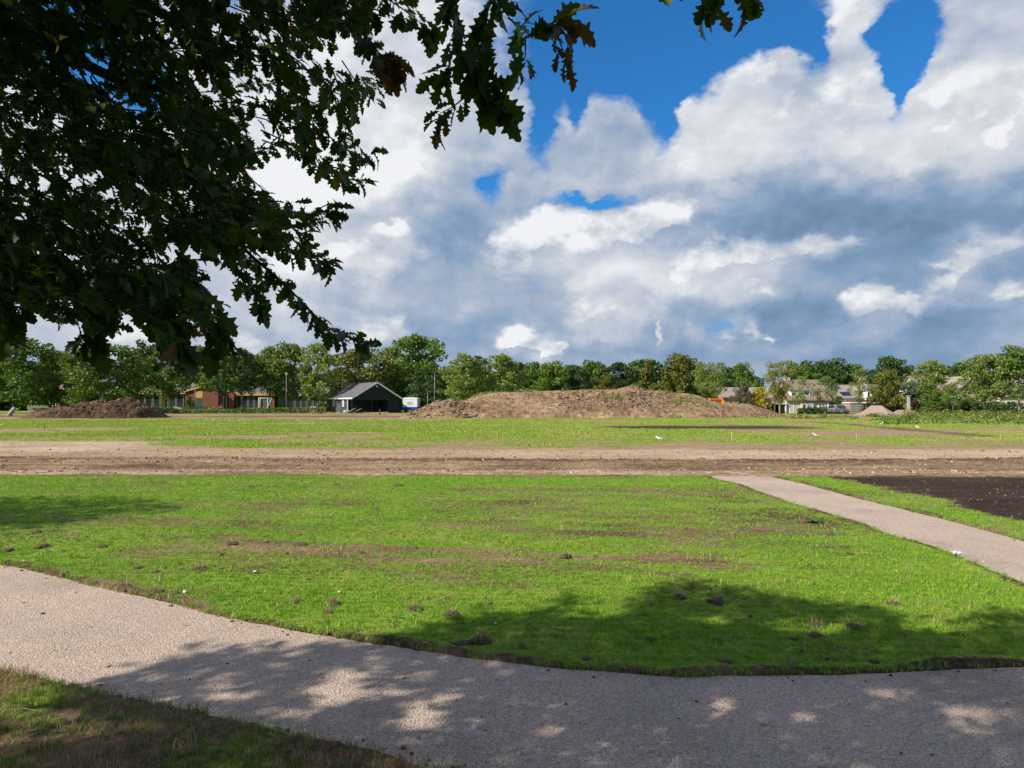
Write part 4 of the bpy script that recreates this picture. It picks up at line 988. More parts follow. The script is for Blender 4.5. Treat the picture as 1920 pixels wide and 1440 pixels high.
def build_oak():
    oak = empty("oak_tree", OAK_BASE)
    tag(oak, "dark oak whose leafy branches hang into the upper left of the picture", "tree")
    B = np.array(OAK_BASE)
    # trunk and limbs
    b = MB(); b.tube([(0, 0, -.1), (.05, .0, .6), (.1, .05, 2.0), (.15, .15, 4.0), (.1, .1, 6.5), (.2, .2, 9.0)], [.42, .30, .25, .21, .14, .04], 12)
    b.build("trunk", M_TWIG, oak, True)
    sprigs = []          # (position, direction) of twig ends
    def limb(pts, r0, r1):
        b = MB(); n = len(pts); b.tube(pts, [r0 + (r1 - r0) * i / (n - 1) for i in range(n)], 7); o = b.build("branch", M_TWIG, oak, True); return o
    for (tx, ty, tz, z0) in [(-3.2, 1.6, 3.4, 2.6), (-1.5, 2.6, 2.9, 2.4), (-2.6, -.6, 5.2, 3.0), (-8.0, .5, 4.6, 2.8), (-8.0, -2.5, 5.0, 3.2), (-3.0, -5.5, 5.5, 3.0), (-1.2, .6, 4.6, 3.4), (-5.8, 1.2, 6.2, 4.2), (-3.2, -1.0, 7.6, 5.0), (-6.4, -4.5, 6.8, 4.4)]:
        a = Vector((.12, .1, z0)); e = Vector((tx, ty, tz)) - OAK_BASE; m1 = a.lerp(e, .35) + Vector((0, 0, .35)); m2 = a.lerp(e, .7) + Vector((0, 0, .30))
        limb([a, m1, m2, e], .10, .018)
    # --- foliage in view: sprigs spread through the mass at 2 to 3.6 m
    POS = []; DIR = []; SZ = []; FRONT = []
    tw = MB()
    def sprig(p, d, nl, L, size, twig=True, r=.0035):
        p = np.array(p); d = np.array(d) / np.linalg.norm(d)
        if twig and oak_keep(np.array([p, p - d * L * .5, p - d * L]), jit=1).all() and inpoly(*[np.array([q_]) for q_ in PROJ(np.array([p + d * .05]))[0][0]], MASS)[0]: tw.tube([tuple(p - B - d * L), tuple(p - B - d * L * .4 + np.array([0, 0, .008])), tuple(p - B)], [r, r * .75, r * .4], 5)
        for k in range(nl):
            t = rng.uniform(0, 1) ** .7; o = p - d * L * (1 - t)
            w = rng.normal(size=3); w -= d * w.dot(d); w /= np.linalg.norm(w)
            POS.append(o); v = d * rng.uniform(.3, 1.0) + w * rng.uniform(.5, 1.1) + np.array([0, 0, -.25]); DIR.append(v); SZ.append(size * rng.uniform(.75, 1.2))
    n = 0; tries = 0
    while n < 1650 and tries < 40000:
        tries += 1
        px, py = rng.uniform(-120, 800), rng.uniform(-150, 660)
        dens = 1.0 if px < 430 else max(.42, 1.0 - (px - 430) / 520)
        if rng.random() > dens: continue
        if fbm(np.array([px / 70.]), np.array([py / 60.]), 1.0, 3, 7)[0] < (.32 + .12 * (px > 400)): continue
        if not inpoly(np.array([px]), np.array([py]), MASS)[0]: continue
        Y = rng.uniform(2.05, 3.55) if py < 430 else rng.uniform(1.95, 2.9)
        p = P(px, py, Y)
        d = Vector((rng.uniform(.1, 1.0), rng.uniform(-.1, .8), rng.uniform(-.75, .15)))
        sprig(p, d, int(rng.integers(8, 13)), rng.uniform(.10, .20), .060)
        n += 1
    # --- named boughs that reach out of the mass (photo pixel, distance)
    def bough(path, r0, leaves, size, droop=-.35, every=.035, spread=1.0):
        pts = [P(*q) for q in path]
        dense = []
        for a, c in zip(pts[:-1], pts[1:]):
            m = max(2, int((c - a).length / .03))
            for i in range(m): dense.append(a.lerp(c, i / m))
        dense.append(pts[-1]); N_ = len(dense)
        bb = MB(); bb.tube([v - OAK_BASE for v in dense[::2]], [r0 * (1 - .8 * i / max(1, len(dense[::2]) - 1)) for i in range(len(dense[::2]))], 6)
        bb.build("branch", M_TWIG, oak, True)
        st = max(1, int(every / .03))
        for i in range(0, N_, st):
            d = (dense[min(i + 2, N_ - 1)] - dense[max(i - 2, 0)]).normalized()
            for k in range(leaves if i < N_ - 3 else leaves + 2):
                w = Vector(rng.normal(size=3)); w -= d * w.dot(d); w.normalize()
                v = d * rng.uniform(.4, 1.1) + w * rng.uniform(.4, 1.0) * spread + Vector((0, 0, droop))
                POS.append(np.array(dense[i]) + rng.normal(0, .010, 3)); DIR.append(np.array(v)); SZ.append(size * rng.uniform(.7, 1.2)); 
    nb0 = len(POS)
    bough([(400, 400, 3.0), (460, 470, 2.9), (530, 530, 2.8), (575, 575, 2.75), (610, 612, 2.7), (650, 632, 2.65), (684, 645, 2.6)], .009, 3, .078)
    bough([(380, 360, 2.9), (470, 395, 2.85), (560, 410, 2.8), (622, 398, 2.75)], .007, 4, .080, -.1)
    bough([(420, 420, 2.9), (500, 455, 2.8), (560, 480, 2.8), (618, 496, 2.75)], .006, 4, .076, -.15)
    bough([(540, 160, 3.0), (600, 240, 2.9), (650, 285, 2.8), (690, 292, 2.75)], .006, 3, .075, -.2)
    bough([(560, 240, 3.0), (600, 310, 2.9), (640, 335, 2.85), (672, 340, 2.8)], .005, 2, .07, -.2)
    bough([(560, -60, 2.8), (650, 20, 2.7), (700, 90, 2.6), (735, 120, 2.5)], .008, 3, .105, -.3)
    bough([(640, -80, 2.6), (700, -20, 2.5), (760, 20, 2.4), (800, 55, 2.3)], .006, 2, .085, -.3)
    bough([(330, 470, 2.4), (370, 540, 2.35), (400, 600, 2.3), (418, 640, 2.25)], .007, 3, .105, -.4)
    bough([(90, 470, 2.3), (160, 540, 2.2), (180, 600, 2.15), (165, 645, 2.1)], .007, 3, .105, -.5)
    bough([(260, 500, 2.3), (310, 580, 2.2), (335, 650, 2.15)], .007, 3, .105, -.5)
    bough([(-80, 450, 2.4), (-20, 540, 2.3), (20, 610, 2.2)], .007, 3, .105, -.5)
    bough([(420, 450, 2.7), (450, 520, 2.65), (490, 570, 2.6)], .005, 2, .09, -.4)
    ncore = len(POS)
    # the bough hanging in from above, middle of the picture
    bough([(905, -330, 2.0), (915, -120, 1.95), (925, -10, 1.9), (955, 35, 1.88), (985, 70, 1.86)], .008, 2, .092, -.4, .06)
    bough([(840, -120, 1.95), (848, 20, 1.92), (866, 100, 1.9), (880, 140, 1.9), (900, 175, 1.9), (935, 200, 1.9)], .005, 3, .090, -.45, .045)
    bough([(925, -10, 1.9), (900, 60, 1.9), (905, 130, 1.9), (925, 170, 1.9)], .004, 3, .092, -.4, .045)
    bough([(985, 70, 1.86), (1020, 60, 1.84), (1052, 45, 1.82)], .004, 2, .095, -.3, .04)
    bough([(985, 70, 1.86), (985, 105, 1.86), (968, 135, 1.86)], .003, 1, .080, -.4, .06)
    bough([(1040, 50, 1.83), (1052, 85, 1.82), (1060, 105, 1.81)], .003, 1, .080, -.6, .06)
    bough([(890, 110, 1.9), (850, 130, 1.9), (825, 140, 1.9)], .003, 2, .092, -.15, .06)
    bough([(880, 175, 1.9), (850, 200, 1.9), (820, 215, 1.9)], .003, 1, .07, -.3, .05)
    bough([(1210, -180, 1.7), (1245, -80, 1.65), (1258, -35, 1.62)], .003, 1, .085, -.5, .06)
    bough([(1300, -200, 1.7), (1345, -90, 1.62), (1338, -30, 1.6), (1336, 5, 1.6)], .004, 1, .085, -.7, .05)
    bough([(1345, -50, 1.62), (1375, -30, 1.6), (1395, -15, 1.6)], .003, 1, .07, -.3, .05)
    POS = np.array(POS); DIR = np.array(DIR); SZ = np.array(SZ)
    hang = np.arange(len(POS)) >= ncore
    keep = oak_keep(POS + DIR * 0.04, jit=14)
    # leaves of the named boughs stay near their bough, whatever the outline
    g = POS.copy(); g[:, 0] += SX * POS[:, 2]; g[:, 1] += SY * POS[:, 2]; g[:, 2] = 0
    sp, sf = PROJ(g); sunlit = (sp[:, 0] > -300) & (sp[:, 0] < 1960) & (sp[:, 1] < 1460) & ~inpoly(sp[:, 0], sp[:, 1], SHADE)
    named = np.arange(len(POS)) >= nb0
    keep = keep | (named & ~sunlit)
    POS, DIR, SZ, hang = POS[keep], DIR[keep], SZ[keep], hang[keep]
    # the 300 that show largest (hanging bough and the rim of the mass) are leaves of their own
    px, f = PROJ(POS); inf = (px[:, 0] > 0) & (px[:, 0] < 1920) & (px[:, 1] > 0) & (px[:, 1] < 700)
    rim = polydist(px[:, 0], px[:, 1], MASS[2:-1])
    score = SZ / f * 1000 + np.where(hang, 60, 0) + np.where(rim < 28, 25, 0) - np.where(inf, 0, 1000) + rng.uniform(0, 12, len(POS))
    order = np.argsort(-score); own = order[:300]; rest = order[300:]
    meshes = []
    for j, (V, F) in enumerate(LEAFV):
        meshes.append(mesh_np("leaf", V, F, M_OAK)); meshes.append(mesh_np("leaf_brown", V, F, M_OAKB))
    R = rotmats(DIR, rng.normal(0, .7, len(POS)))
    for i in own:
        brown = hang[i] and (px[i, 0] > 1040 or (px[i, 1] > 215 and rng.random() < .5) or px[i, 0] > 1200) and rng.random() < .8
        brown = brown or (abs(px[i, 0] - 725) < 25 and abs(px[i, 1] - 125) < 40) or rng.random() < .01
        o = link("leaf", meshes[2 * int(rng.integers(0, 4)) + (1 if brown else 0)], oak)
        M = Matrix([[*(R[i][r] * SZ[i]), POS[i][r] - B[r]] for r in range(3)] + [[0, 0, 0, 1]]); o.matrix_local = M
    me = bake(LEAFV, POS[rest] - B, DIR[rest], rng.normal(0, .7, len(rest)), SZ[rest], "foliage", M_OAK, M_OAKB, .01)
    tag(link("foliage", me, oak), kind="stuff")
    tw.build("twigs", M_TWIG, oak)["kind"] = "stuff"
    # --- the rest of the crown, above and behind us: fills the shade that lies on path and lawn
    n = 300000
    gx = rng.uniform(-7.5, 8.5, n); gy = rng.uniform(-7.0, 6.6, n); z = 2.2 + 6.2 * rng.random(n) ** 1.3
    pp = np.stack([gx - SX * z, gy - SY * z, z], 1)
    c = pp - np.array([-4.2, -1.6, 5.3]); e = (c[:, 0] / 7.2) ** 2 + (c[:, 1] / 6.0) ** 2 + (c[:, 2] / 3.9) ** 2
    cl = fbm(pp[:, 0] + 50, pp[:, 1] + 50, 1.5, 3, 33, z=pp[:, 2] + 50)
    k = (e < 1) & (cl > .40); pp = pp[k]
    pp = pp[oak_keep(pp)]
    # no leaf of the deep crown comes into view itself
    q, f = PROJ(pp); vis = (f > .2) & (q[:, 0] > -40) & (q[:, 0] < 1960) & (q[:, 1] > -60) & (q[:, 1] < 1460)
    inm = inpoly(q[:, 0], q[:, 1], MASS); pp = pp[~vis | (inm & (f > 2.6) & (rng.random(len(pp)) < .12))]
    print('crown candidates', len(pp)); pp = pp[:90000]; m = len(pp)
    me = bake(LEAFL, pp - B, rng.normal(size=(m, 3)) + np.array([0, 0, -.3]), rng.uniform(-1.2, 1.2, m), rng.uniform(.10, .15, m), "crown", M_OAK)
    tag(link("crown", me, oak), kind="stuff")
    print("OAK leaves own/rest/crown", len(own), len(rest), m)
build_oak()

def build_oak2():
    base = Vector((-14.6, 6.2, 0)); oak = empty("oak_tree", base); B = np.array(base)
    tag(oak, "neighbouring oak beyond the left edge whose shadow lies on the lawn", "tree")
    b = MB(); b.tube([(0, 0, -.1), (.04, .02, .7), (.0, .05, 2.4), (.1, .0, 5.0), (.1, .0, 6.6)], [.3, .2, .17, .10, .03], 10)
    for k in range(8):
        a = k * .85; z = 2.6 + k * .35; b.tube([(0, 0, z), (math.cos(a) * .8, math.sin(a) * .8, z + .5), (math.cos(a) * 1.8, math.sin(a) * 1.6, z + .8)], [.06, .04, .012], 6)
    b.build("trunk", M_TWIG, oak, True)
    SH = [(-900, 905), (0, 914), (100, 924), (240, 930), (330, 943), (392, 952), (300, 963), (180, 975), (100, 990), (0, 1002), (-900, 1020)]
    n = 30000; d = rng.normal(size=(n, 3)); d /= np.linalg.norm(d, axis=1)[:, None]; pp = np.array([-14.6, 6.2, 5.0]) + d * rng.uniform(0, 1, n)[:, None] ** .5 * np.array([3.0, 2.4, 2.2])
    cl = fbm(pp[:, 0] + 50, pp[:, 1] + 50, 1.3, 3, 44, z=pp[:, 2] + 50); pp = pp[cl > .47]
    g = pp.copy(); g[:, 0] += SX * pp[:, 2]; g[:, 1] += SY * pp[:, 2]; g[:, 2] = 0; sp, sf = PROJ(g); s = sp + rng.normal(0, 4, sp.shape)
    pp = pp[(sp[:, 0] < -150) | inpoly(s[:, 0], s[:, 1], SH)][:9000]; m = len(pp)
    me = bake(LEAFL, pp - B, rng.normal(size=(m, 3)), rng.uniform(-1.2, 1.2, m), rng.uniform(.12, .18, m), "crown", M_OAK)
    tag(link("crown", me, oak), kind="stuff")
build_oak2()

# ------------------------------------------------------------------ mounds of earth
def earth_mat(name, dark=1.0):
    m = bpy.data.materials.new(name); m.use_nodes = True; t = m.node_tree; N = NT(t); b = t.nodes['Principled BSDF']
    b.inputs['Roughness'].default_value = .95; b.inputs['Specular IOR Level'].default_value = .08
    pos = N.n('ShaderNodeNewGeometry').outputs['Position']
    n = N.noise(pos, 1.6, 8, .72); n2 = N.noise(pos, .22, 4, .6)
    f = N.math('MULTIPLY_ADD', N.math('SUBTRACT', n2, .5), .8, n)
    k = dark
    t.links.new(N.ramp(f, [(.25, (.050 * k, .032 * k, .020 * k)), (.45, (.130 * k, .084 * k, .050 * k)), (.62, (.205 * k, .140 * k, .086 * k)), (.8, (.33 * k, .242 * k, .165 * k))]), b.inputs['Base Color'])
    bp = N.n('ShaderNodeBump'); bp.inputs['Strength'].default_value = 1.0; bp.inputs['Distance'].default_value = .12
    t.links.new(N.noise(pos, 4.0, 7, .7), bp.inputs['Height']); t.links.new(bp.outputs[0], b.inputs['Normal'])
    return m
M_EARTH = earth_mat("mound_earth", 1.5); M_EARTHD = earth_mat("dark_pile_earth", .62); M_GRAVELH = mat("heap_gravel", (.27, .20, .165), .95, var=.35, vscale=6, bump=.8, bscale=8)
def mound(name, label, outline, Yc, Yt, back, m, cell, clod, seed, cat, bench=None, smooth=False, bumpy=None):
    xs = np.array([P(p[0], p[1], Yc).x for p in outline]); zs = np.array([max(P(p[0], p[1], Yc).z, 0) for p in outline])
    X = np.arange(xs[0] - 1.5, xs[-1] + 1.5, cell); Y = np.arange(Yt - 1.5, Yc + back + 1.5, cell)
    nx, ny = len(X), len(Y); XX, YY = np.meshgrid(X, Y); XX = XX.ravel(); YY = YY.ravel()
    top = np.interp(XX, xs, zs, 0, 0)
    mid = (xs[0] + xs[-1]) / 2; half = (xs[-1] - xs[0]) / 2
    toe = Yt + (Yc - Yt) * .75 * np.clip(np.abs(XX - mid) / half, 0, 1.1) ** 6 + (fbm(XX, YY, .25, 3, seed) - .5) * 1.2
    t = (YY - toe) / (Yc - toe)
    f = np.clip(t, 0, 1)
    if bench is not None:
        hb, tb = bench       # a lower bank in front of the main slope
        f = np.where(f < tb, hb * (f / tb) ** .9, np.where(f < tb + .22, hb + .04 * (f - tb) / .22, hb + .04 + (1 - hb - .04) * np.clip((f - tb - .22) / (1 - tb - .22), 0, 1) ** .85))
    else: f = np.sin(f * np.pi / 2) ** 1.15
    bk = np.clip(1 - (YY - Yc - back * .45) / (back * .55), 0, 1); f = f * np.where(YY > Yc + back * .45, bk, 1)
    z = top * f
    act = np.clip(z * 2.5, 0, 1)
    n1 = fbm(XX, YY, .55, 5, seed + 1, .6) - .5; n2 = 1 - np.abs(fbm(XX, YY, 1.6, 4, seed + 2, .6) * 2 - 1) * 2.2
    n3 = fbm(XX, YY, 4.0, 3, seed + 3, .6) - .5
    w = 1.0
    if bumpy is not None:
        w = .45 + 1.2 * np.exp(-((XX - P(bumpy[0], 750, Yc).x) / (bumpy[1] * Yc / FPX)) ** 2)
    z = z + act * clod * w * (1.5 * n1 + .45 * n2 + .9 * n3)
    z = np.where(top * f < .02, -.08 + .06 * (n1 + .5), z) ; z = np.maximum(z, -.12)
    i = (np.arange(ny - 1)[:, None] * nx + np.arange(nx - 1)[None]).ravel()
    me = mesh_np(name, np.stack([XX, YY, z], 1), np.stack([i, i + 1, i + 1 + nx, i + nx], 1), m, smooth)
    o = link(name, me); tag(o, label, cat)
    o["_h"] = 0; del o["_h"]
    def hz(x, y):
        j = int(np.clip(round((y - Y[0]) / cell), 0, ny - 1)); k = int(np.clip(round((x - X[0]) / cell), 0, nx - 1)); return float(z[j * nx + k])
    return o, hz
big, big_h = mound("earth_mound", "long high mound of brown earth across the middle of the site", [(770, 784), (820, 768), (866, 754), (896, 741), (930, 737), (1000, 735), (1100, 734), (1164, 734), (1171, 729), (1194, 728), (1212, 735), (1290, 739), (1312, 743), (1335, 752), (1352, 757), (1380, 757), (1405, 758), (1440, 768), (1478, 783)], 81.5, 74.0, 13, M_EARTH, .17, .24, 5, "earth mound", bench=(.40, .34), bumpy=(1150, 130))
hp2, hp2_h = mound("earth_heap", "lower lumpy heap of brown earth at the left end of the mound", [(748, 785), (775, 774), (800, 764), (826, 753), (846, 750), (870, 757), (905, 768), (950, 784)], 77.0, 72.6, 6, M_EARTH, .13, .30, 15, "earth heap")
drk, drk_h = mound("dirt_pile", "dark brown lumpy dirt pile at the left in front of the trees", [(45, 785), (75, 776), (100, 771), (130, 767), (150, 758), (172, 757), (196, 762), (212, 757), (228, 751), (244, 757), (256, 764), (270, 768), (285, 784)], 77.0, 73.4, 5, M_EARTHD, .12, .55, 25, "dirt pile")
grv, _ = mound("gravel_heap", "cone shaped grey-brown gravel heap in front of the houses", [(1622, 780), (1634, 772), (1650, 760), (1664, 769), (1682, 780)], 92.0, 89.4, 5, M_GRAVELH, .12, .05, 35, "gravel heap", smooth=True)
grv2, _ = mound("gravel_heap", "smaller low gravel heap left of the burgundy bush", [(1684, 778), (1697, 769), (1708, 769), (1724, 778)], 95.0, 93.0, 4, M_GRAVELH, .13, .05, 45, "gravel heap", smooth=True)
# weeds that have taken root on the mound, kept as its own part
def mound_weeds():
    r = np.random.default_rng(3); pts = []
    for (px, py, Y, n, s) in [(1155, 742, 79.6, 320, .9), (1288, 745, 79.5, 260, .8), (1268, 752, 79.0, 160, .6), (1322, 757, 78.6, 220, .7), (910, 738, 82.5, 300, 1.2), (985, 735, 82.5, 160, .8), (1230, 736, 82.8, 300, 1.6), (860, 782, 73.6, 160, .9), (1262, 782, 73.8, 120, .5), (1440, 782, 73.8, 160, .5)]:
        x0 = P(px, py, Y).x
        for _ in range(n):
            x, y = x0 + r.normal(0, s), Y + r.normal(0, .4); pts.append((x, y, max(big_h(x, y), 0) + r.uniform(0, .30)))
    V, F = leaf_quads(np.array(pts), .085, 4, .5); tag(link("weeds", mesh_np("mound_weeds", V, F, LM['light']), big), kind="stuff")
mound_weeds()
# clods and lumps of rubble lying on the slopes
M_LUMP = objvar("pale_earth_lump", (.19, .13, .092), (.31, .23, .17))
def rubble(parent, hz, px0, px1, Y0, Y1, n, s0, s1, seed, stone=.25):
    r = np.random.default_rng(seed); S = [rock("lump", M_CRUMB, 50 + k, .75) for k in range(3)] + [rock("pale_lump", M_LUMP, 60 + k, .7) for k in range(2)]
    pts = []; 
    while len(pts) < n:
        Y = r.uniform(Y0, Y1); x = (r.uniform(px0, px1) - 960) / FPX * Y; z = hz(x, Y)
        if z > .05: pts.append((x, Y, z))
    s = s0 + (s1 - s0) * r.random(n) ** 3
    o = scatter("rubble", np.array(pts), np.stack([r.normal(0, .3, n), r.normal(0, .3, n), r.uniform(0, 6.28, n)], 1), s, np.where(r.random(n) < stone, r.integers(3, 5, n), r.integers(0, 3, n)), S, parent)
    tag(o, kind="stuff")
rubble(big, big_h, 820, 1470, 74.2, 82, 1500, .08, .30, 1, .25); rubble(big, big_h, 1045, 1255, 76, 81.5, 900, .12, .42, 2, .5)
rubble(hp2, hp2_h, 760, 900, 73, 77.5, 420, .10, .5, 3, .35); rubble(drk, drk_h, 60, 280, 73.6, 77.4, 400, .08, .36, 4, .03)

# ------------------------------------------------------------------ materials of buildings
M_BLACK = mat("black_stained_boards", (.018, .021, .028), .75, var=.25, vscale=3, coords='Object')
M_LITGREY = mat("sunlit_black_and_grey_paint", (.046, .055, .068), .75, var=.15, vscale=2)  # barn side: black paint lightened as if sunlit; its doors are plain grey
M_SHEET = mat("grey_roof_sheets", (.13, .132, .135), .7, var=.18, vscale=.7)
M_RUST = mat("rusty_strip", (.22, .17, .14), .85, var=.3, vscale=2)
M_WHITE = mat("white_paint", (.74, .75, .76), .55, var=.06, vscale=1.5)
M_PVC = mat("white_window_frame", (.80, .80, .79), .4)
M_FRAMEG = mat("grey_window_frame", (.33, .34, .35), .5)
M_GLASS = mat("window_glass", (.020, .026, .032), .06, spec=.6)
M_NET = mat("curtained_window", (.40, .42, .44), .25, spec=.5)
M_BRICK = mat("red_brick", (.175, .066, .042), .9, var=.28, vscale=2.5, bump=.25, bscale=9)
M_LBRICK = mat("pale_brick", (.50, .41, .33), .9, var=.18, vscale=2.5, bump=.2, bscale=9)
M_PBRICK = mat("pinkish_brick", (.36, .235, .18), .9, var=.18, vscale=2.5, bump=.2, bscale=9)
M_YELLOW = mat("yellow_fascia", (.46, .30, .085), .7, var=.12, vscale=1)
M_GREEN = mat("dark_green_panel", (.020, .075, .045), .6)
M_SLATE = mat("school_roofing", (.105, .11, .12), .75, var=.15, vscale=1)
M_TILE = mat("brown_roof_tiles", (.22, .165, .135), .85, var=.25, vscale=3, bump=.4, bscale=5)
M_TILEG = mat("grey_brown_roof_tiles", (.25, .21, .18), .85, var=.25, vscale=3, bump=.4, bscale=5)
M_SOLAR = mat("solar_panel", (.012, .016, .040), .15, spec=.6)
M_INSHADE = mat("painted_interior_shade", (.012, .012, .013), .9)  # near-black colour stands in for shade inside openings
M_METAL = mat("galvanised_steel", (.42, .43, .44), .45, .6)
M_WOOD = mat("weathered_wood", (.30, .245, .17), .85, var=.3, vscale=6, bump=.3, bscale=20)
M_PALE = mat("pale_timber", (.46, .38, .26), .8, var=.25, vscale=6)
M_ORANGE = mat("orange_machine_paint", (.72, .22, .010), .45, var=.12, vscale=4)
M_BLUE = mat("blue_paint", (.018, .060, .34), .5, var=.1, vscale=3)
M_RUBBER = mat("rubber", (.02, .02, .02), .9)
M_CONC = mat("concrete", (.36, .34, .31), .9, var=.2, vscale=4)
M_SILVER = mat("silver_car_paint", (.34, .36, .39), .3, .5)
M_BROWNF = mat("brown_fence", (.10, .045, .035), .85, var=.3, vscale=5)

def framed(parent, name, x0, x1, z0, z1, y, fr=.08, glass=None, mull=0, depth=.06, fm=None, cross=False):
    """a window or glazed door in a wall that faces -y: frame as the part, pane and bars as its pieces"""
    f = MB(); f.box(x0, x1, y - depth, y, z0, z0 + fr); f.box(x0, x1, y - depth, y, z1 - fr, z1)
    f.box(x0, x0 + fr, y - depth, y, z0 + fr, z1 - fr); f.box(x1 - fr, x1, y - depth, y, z0 + fr, z1 - fr)
    for k in range(mull):
        xm = x0 + (x1 - x0) * (k + 1) / (mull + 1); f.box(xm - fr * .4, xm + fr * .4, y - depth, y, z0 + fr, z1 - fr)
    if cross: zm = z0 + (z1 - z0) * .55; f.box(x0 + fr, x1 - fr, y - depth + .005, y - .002, zm - fr * .35, zm + fr * .35)
    w = f.build(name, fm or M_PVC, parent)
    MB().box(x0 + fr * .5, x1 - fr * .5, y - depth * .4, y - .004, z0 + fr * .5, z1 - fr * .5).build("pane", glass or M_GLASS, w)
    return w
def rot_child(o, rz, loc): o.rotation_euler = (0, 0, rz); o.location = loc; return o

# ------------------------------------------------------------------ the black barn
def build_barn():
    th = math.radians(35.2); W, D, EV, RD = 9.46, 11.9, 2.62, 5.45
    root = empty("barn", (P(660, 774, 116).x, 116, 0), th)
    tag(root, "black timber barn with grey gable roof and white bargeboards", "barn")
    sl = (RD - EV) / (W / 2)
    # walls
    MB().box(.30, .45, 3.2, D - .25, 0, EV + .05).build("side_wall", M_LITGREY, root)  # same black paint as the front, with sunlight put into its colour
    MB().box(.46, 6.9, 3.2, 3.35, 0, EV - .02).build("porch_wall", M_BLACK, root)
    MB().box(6.9, 7.05, .30, 3.2, 0, EV - .02).build("porch_cheek", M_BLACK, root)
    MB().box(7.06, W - .3, .30, .45, 0, EV - .02).build("front_wall", M_BLACK, root)
    MB().box(W - .45, W - .3, .46, D - .25, 0, EV + .05).build("side_wall", M_BLACK, root)
    MB().box(.46, W - .46, D - .40, D - .25, 0, EV + .05).build("back_wall", M_BLACK, root)
    zc = lambda x: EV + min(x, W - x) * sl - .14
    g = MB(); g.prism([(.30, 2.30), (W - .30, 2.30), (W - .30, zc(.3)), (W / 2, zc(W / 2)), (.30, zc(.3))], .30, .44)
    gb = g.build("gable_wall", M_BLACK, root)
    n = 12
    for k in range(n):        # horizontal boards lapped over each other
        z0 = 2.32 + k * .245; z1 = z0 + .235; xl = max(.32, (z1 + .14 - EV) / sl); 
        if W - 2 * xl < .3: break
        MB().box(xl, W - xl, .27, .298, z0, z1).build("board", M_BLACK, gb)
    bk = MB(); bk.prism([(.46, EV + .06), (W - .46, EV + .06), (W / 2, zc(W / 2) - .05)], D - .4, D - .26); bk.build("gable_wall", M_BLACK, root)
    # roof
    for s in (0, 1):
        a, c = (0, W / 2) if s == 0 else (W, W / 2)
        r = MB(); r.prism([(a, EV - .02), (c, RD - .02), (c, RD + .06), (a, EV + .06)], 0.03, D)
        rf = r.build("roof", M_SHEET, root)
        for k in range(14):
            y = .5 + k * (D - .6) / 14
            q = MB(); q.prism([(a, EV + .062), (c, RD + .062), (c, RD + .10), (a, EV + .10)], y, y + .07); q.build("roof_rib", M_SHEET, rf)
        if s == 0:
            for (y, t0, t1) in ((3.0, .35, .98), (5.2, .45, .98)):
                q = MB(); q.prism([(W / 2 * t0, EV + (RD - EV) * t0 + .064), (W / 2 * t1, EV + (RD - EV) * t1 + .064), (W / 2 * t1, EV + (RD - EV) * t1 + .072), (W / 2 * t0, EV + (RD - EV) * t0 + .072)], y, y + .62); q.build("rusty_strip", M_RUST, rf)
        f = MB(); f.prism([(a, EV - .16), (c, RD - .18), (c, RD + .14), (a, EV + .16)], -.03, .028); f.build("bargeboard", M_WHITE, root)
    MB().box(-.05, -.01, .03, D, EV - .14, EV + .09).build("gutter", M_WHITE, root)
    MB().box(.08, .24, 2.35, 2.51, 0, EV - .05).build("post", M_WHITE, root)
    MB().box(.10, .24, .32, .46, 0, EV - .05).build("post", M_BLACK, root)
    MB().box(3.75, 3.9, .32, .46, 0, 2.30).build("post", M_BLACK, root)
    # door in the porch
    d = framed(root, "door", 4.3, 5.95, 0, 2.15, 3.195, .10, M_INSHADE, 0, .07, M_LITGREY)
    MB().box(4.42, 5.83, 3.13, 3.16, 1.0, 1.10).build("door_rail", M_LITGREY, d)
    # windows and door on the side lightened for sun: built facing -y, then turned to face the side
    def side(o, y): o.rotation_euler = (0, 0, -math.pi / 2); o.location = (.30, y, 0); return o
    for y in (4.9, 9.7): side(framed(root, "window", -.38, .38, 1.15, 2.30, 0, .10, M_NET, 0, .05, None, True), y)
    dr = side(framed(root, "door", -.55, .55, 0, 2.12, 0, .09, M_LITGREY, 1, .05, M_METAL, True), 7.2)
    V, F = lathe([(.02, 0), (.16, .02), (.18, .07), (.10, .12), (.02, .13)], 10)
    l = MB().add(V, F).build("lamp", M_PVC, root, True, (W / 2, .22, 4.75)); l.rotation_euler = (math.pi / 2, 0, 0)
build_barn()
def build_scrap():
    r = random.Random(4); c = P(668, 772, 113)
    for k, (dx, L, a, t, m_, nm, lb) in enumerate([(-.9, 1.7, .5, .5, M_PALE, "plank", "pale plank leaning on the scrap before the barn porch"), (-.1, 1.9, .2, .42, M_PALE, "plank", "second pale plank sticking up from the scrap by the barn"), (.3, 2.6, -.1, .12, M_BROWNF, "beam", "dark brown beam lying before the barn porch"), (1.4, 3.2, .05, .06, M_BROWNF, "beam", "long brown beam lying along the barn front"), (3.4, 4.0, -.05, .04, M_PALE, "plank", "long pale plank on the ground before the barn")]):
        b = MB(); b.box(-L / 2, L / 2, -.11, .11, -.04, .04); o = b.build(nm, m_); o.location = (c.x + dx, 113 + (k % 3) * .4, L / 2 * math.sin(t) + .06); o.rotation_euler = (0, -t, a); tag(o, lb, "plank" if nm == "plank" else "beam", "scrap timber by the barn")
    V, F = lathe([(.30, 0), (.52, .08), (.55, .30), (.50, .50), (.34, .56), (.30, .50), (.28, .1)], 14); o = MB().add(V, F).build("concrete_ring", M_CONC, None, True, (c.x - 1.7, 113.2, .02)); tag(o, "pale round concrete ring left of the scrap at the barn corner", "concrete ring")
build_scrap()

